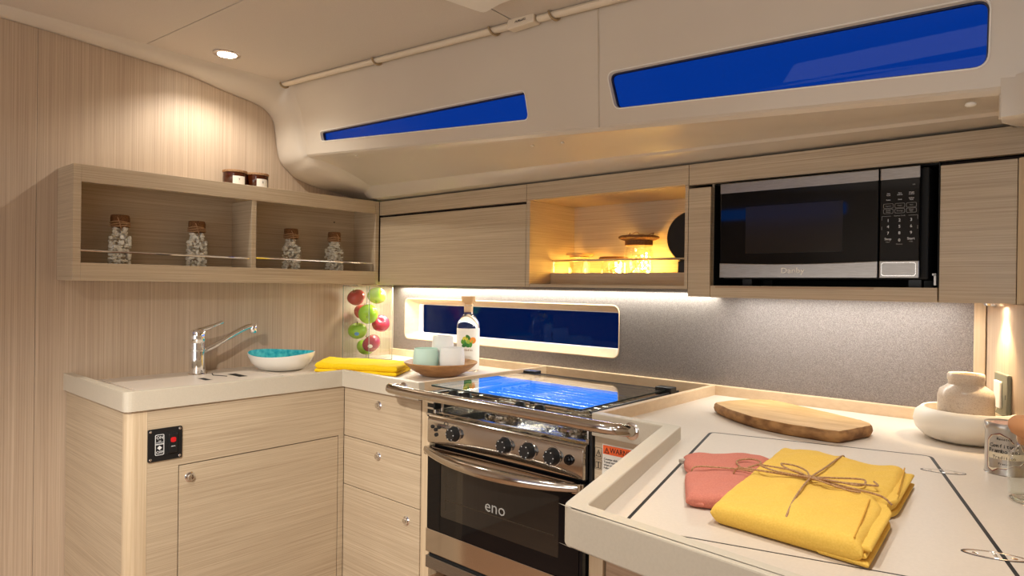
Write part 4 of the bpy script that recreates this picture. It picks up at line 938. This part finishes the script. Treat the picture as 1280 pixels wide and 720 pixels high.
V = m.grid(rowsb, close_v=True); m.bm.faces.new(V[0]); ob('edge', m, barkwood, bd, smooth=True, label='rough brown live edge')
ob('top_face', M().prism(offs(bpS, -.0045), ZS+.018, ZS+.0240), boardwood, bd, bevel=.001)
# bundles
pk = root('salmon_cloth', (-.43, .95, ZS), 'small folded salmon-pink cloth tied with twine beside the yellow bundle', 'cloth')
Pp = [(-.405,.818),(-.368,.828),(-.418,1.105),(-.520,1.020)]
ctr = (-.43, .96)
def pe(u, v): 
    k = math.exp(-((v-.62)/.07)**2); return (.012*k*max(0, 1-u*4), 0)
cloth([(-.407,.816),(-.352,.836),(-.398,1.100),(-.516,1.022)], ZS, .0205, pink_m, 'folded_body', pk, nu=22, nv=34, seed=4, edge=pe, wr=.0022, rad=.010, dip=lambda x, y: .003*math.exp(-((y-(.950+(x+.43)*.45))/.010)**2))
cloth([(-.409,.818),(-.385,.822),(-.470,1.030),(-.514,1.018)], ZS+.004, .006, pink_m, 'inner_fold', pk, nu=8, nv=20, seed=9, edge=pe, wr=.001)
ob('fabric_tag', M().box(-.500,-.490,.985,1.000, ZS+.008, ZS+.014).xf(T(-.495,.99,0) @ RZ(-.4) @ T(.495-.008,-.99,0)), mat('tag_grey', L(170,160,148), .7), pk, bevel=.001)
zt = ZS+.0215
tw = M(); tw.tube(spline([(-.460,.936,zt-.012),(-.455,.939,zt),(-.425,.958,zt+.001),(-.395,.970,zt+.001),(-.372,.975,zt)], 4), .0013, 6)
tw.tube(spline([(-.398,.975,zt+.001),(-.418,1.005,zt+.003),(-.405,1.030,zt+.004),(-.385,1.018,zt+.004),(-.392,.985,zt+.002)], 5), .0013, 6)
ob('twine', tw, twine_m, pk, smooth=True)
ye = root('mustard_cloth', (-.28, .95, ZS), 'large folded mustard-yellow cloth tied with twine on the worktop hatch', 'cloth')
Py = [(-.360,.778),(-.172,.764),(-.196,1.140),(-.402,1.150)]
def ye_edge(u, v):
    dx = -.011*math.exp(-((v-.49)/.05)**2)*max(0, (u-.82)/.18)
    dy = .006*math.sin(u*7)*max(0, (v-.8)/.2)
    return dx, dy
def ye_dip(x, y): return .0022*math.exp(-((y-.952)/.008)**2) + .0018*math.exp(-((x+.290)/.008)**2)
cloth([(-.358,.781),(-.182,.765),(-.212,1.136),(-.402,1.147)], ZS, .0290, mustard, 'folded_body', ye, nu=44, nv=56, seed=2, edge=ye_edge, dip=ye_dip, wr=.0026, rad=.013)
for k, (z_, x_) in enumerate(((.001,.004),(.0085,.001),(.0160,.005))):
    cloth([(-.230,.772),(-.180+x_,.766+.003*k),(-.206+x_,1.134-.004*k),(-.250,1.140)], ZS+z_, .0068, mustard, 'fold_layer', ye, nu=10, nv=50, seed=5+k, edge=ye_edge, wr=.0006)
m = M(); 
for y0, y1 in ((.772,.925),(.975,1.125)):
    m.tube(spline([(-.196+.004, y0, ZS+.0292), (-.202, (y0+y1)/2, ZS+.0295), (-.213, y1, ZS+.0292)], 6), .0010, 5)
ob('stitched_hem', m, mat('hem_thread', L(214,162,60), .9), ye, smooth=True)
zt = ZS+.0312
m = M()
m.tube(spline([(-.402,.949,ZS+.012),(-.395,.949,zt-.003),(-.38,.950,zt),(-.335,.953,zt+.0008),(-.295,.957,zt+.0012),(-.245,.952,zt+.0005),(-.206,.946,zt-.0005),(-.192,.945,zt-.009)], 5), .0014, 6)
m.tube(spline([(-.301,1.148,ZS+.016),(-.3005,1.142,zt-.004),(-.300,1.12,zt),(-.297,1.04,zt+.0008),(-.295,.957,zt+.0012),(-.282,.860,zt+.0005),(-.268,.788,zt-.002),(-.266,.776,ZS+.014)], 5), .0014, 6)
K = Vector((-.295,.957,zt+.003))
m.ball(K, .0042, (1.2,1,.8)); 
for loop in ([(-.33,.975),(-.345,.990),(-.328,1.000),(-.305,.975)], [(-.335,.950),(-.365,.960),(-.350,.972),(-.318,.964)], [(-.270,.972),(-.235,.985),(-.232,.960),(-.262,.950)], [(-.262,.955),(-.225,.962),(-.215,.975),(-.222,.985)]):
    m.tube(spline([tuple(K)] + [(p[0], p[1], zt+.004+.002*(i % 2)) for i, p in enumerate(loop)] + ([tuple(K)] if loop[0][1] != .955 else []), 6), .0013, 6)
m.tube(spline([tuple(K), (-.262,.940,zt+.003), (-.236,.930,zt+.003), (-.226,.935,zt+.002)], 6), .0013, 6)
ob('twine', m, twine_m, ye, smooth=True)
# cream bowl and stoneware jar
cb_ = (-.190, 1.575, ZS)
bo2 = root('cream_bowl', cb_, 'wide cream ceramic bowl with rounded sides in the right corner', 'bowl')
ob('bowl_body', M().lathe([(.0005,0),(.060,0),(.075,.006),(.089,.020),(.0935,.036),(.090,.052),(.079,.062),(.074,.0615),(.083,.050),(.086,.036),(.078,.018),(.055,.009),(.0005,.008)], cb_, 48), cream_c, bo2, smooth=True)
vj = root('stoneware_vase', (cb_[0], cb_[1], ZS+.009), 'speckled beige stoneware jar standing inside the cream bowl', 'vase')
ob('jar_body', M().lathe([(.0005,.0),(.042,0),(.046,.004),(.0475,.040),(.0475,.078),(.044,.090),(.033,.098),(.0300,.101),(.0300,.108),(.0315,.110),(.0315,.120),(.0295,.1225),(.026,.121),(.026,.106),(.0005,.105)], (cb_[0]-.004, cb_[1]-.004, ZS+.009), 40), speck, vj, smooth=True)
# tin
tc = (-.110, 1.335, ZS)
tn = root('preserve_tin', tc, 'small silver tin with a cream and red-edged label beside the cream bowl', 'tin')
ob('tin_body', M().lathe([(.0005,0),(.0280,0),(.0290,.001),(.0282,.003),(.0282,.068),(.0295,.070),(.0295,.080),(.0285,.082),(.0265,.0805),(.0005,.080)], tc, 36), tin_m, tn, smooth=True)
ob('lid_disc', M().lathe([(.0005,.0808),(.021,.0808),(.0212,.0802)], tc, 28), mat('tin_lid_print', L(200,150,130), .4), tn)
at = math.atan2(-tc[1], -tc[0])
def cyl_label(poly, r, mt, nm, par, zc_, off=0):
    m = M(); m.prism([(p[0], p[1]) for p in poly], r-.0002, r+.0006, (), lambda u, v, h: (tc[0]+h*math.cos(at+off+u/r), tc[1]+h*math.sin(at+off+u/r), ZS+v)); return ob(nm, m, mt, par)
pts = [(-.026,.010),(-.018,.006),(-.010,.012),(0,.012),(.010,.018),(.020,.018),(.028,.024),(.034,.024),(.034,.036),(.026,.040),(.020,.052),(.010,.052),(.004,.060),(-.008,.066),(-.020,.062),(-.026,.054)]
def densify(p, k=4): return [(p[i][0]+(p[(i+1)%len(p)][0]-p[i][0])*j/k, p[i][1]+(p[(i+1)%len(p)][1]-p[i][1])*j/k) for i in range(len(p)) for j in range(k)]
m = M(); 
def tinmap(u, v, h): return (tc[0]+h*math.cos(at+u/.0284), tc[1]+h*math.sin(at+u/.0284), ZS+v)
lt_ = densify(pts, 5)
m.prism(offs(lt_, .0012), .0284, .0287, (), tinmap); ob('label_border', m, label_r, tn)
m = M(); 
m.grid([[tinmap(u, v, .0289) for u in [-.024+.054*i/14 for i in range(15)]] for v in (.026,.036)])
m.prism(lt_, .0286, .0289, (), tinmap); lb = ob('label', m, label_c, tn, label='cream label with red edge')
for s_, z_, sz in (('Recette', .058, .0055), ('Confiture', .047, .0085), ('Framboises', .039, .0085), ('Tradition', .029, .0065), ('French', .019, .005)):
    for k, ch in enumerate(s_):
        u = (k-len(s_)/2+.5)*sz*.52-.002
        text('label_letter', ch, sz, Matrix.Translation(tinmap(u, z_, .0292)) @ RZ(at+u/.0284+PI/2) @ Matrix.Rotation(PI/2, 4, 'X'), print_k, lb, ext=.0001)
# small jar with cork ball at the right edge
gc = (-.066, 1.175, ZS)
gj = root('cork_jar', gc, 'small empty clear glass jar with a round cork stopper at the right edge', 'jar')
ob('jar_body', M().lathe([(.0005,0),(.020,0),(.0275,.006),(.0290,.016),(.0290,.056),(.0265,.066),(.0200,.074),(.0195,.090),(.0180,.090),(.0185,.074),(.0250,.065),(.0275,.055),(.0275,.016),(.0255,.008),(.018,.004),(.0005,.004)], gc, 36), clear, gj, smooth=True)
ob('stopper', M().lathe([(.0005,.080),(.0175,.080),(.0190,.091),(.0255,.095),(.0290,.103),(.0285,.111),(.023,.117),(.0005,.119)], gc, 30), mat('cork_ball', L(196,140,96), .7), gj, smooth=True)
ob('jar_foot', M().lathe([(.016,.0005),(.024,.001),(.0265,.004),(.024,.006),(.018,.0045)], gc, 36), jarglass, gj, smooth=True)
# light switch on the right partition
lsw = root('light_switch', rw(.14)+(-.235,), 'square grey-green light switch with a white rocker on the right partition', 'switch')
def rbox(t0, t1, n0, n1, z0, z1): return M().prism([rw(t0, n0), rw(t1, n0), rw(t1, n1), rw(t0, n1)], z0, z1)
ob('frame', rbox(.100, .180, .0003, .008, -.243, -.160), mat('switch_grey', L(120,120,104), .45), lsw, bevel=.002)
ob('rocker', rbox(.112, .152, .008, .0125, -.228, -.176), white_p, lsw, bevel=.002, label='white rocker')
ob('notch', rbox(.170, .172, .008, .0085, -.208, -.199), black, lsw)

# ------------------------------------------------------------------ lift on to the floor
for o in list(SC.objects):
    if o.parent is None: o.location.z += H
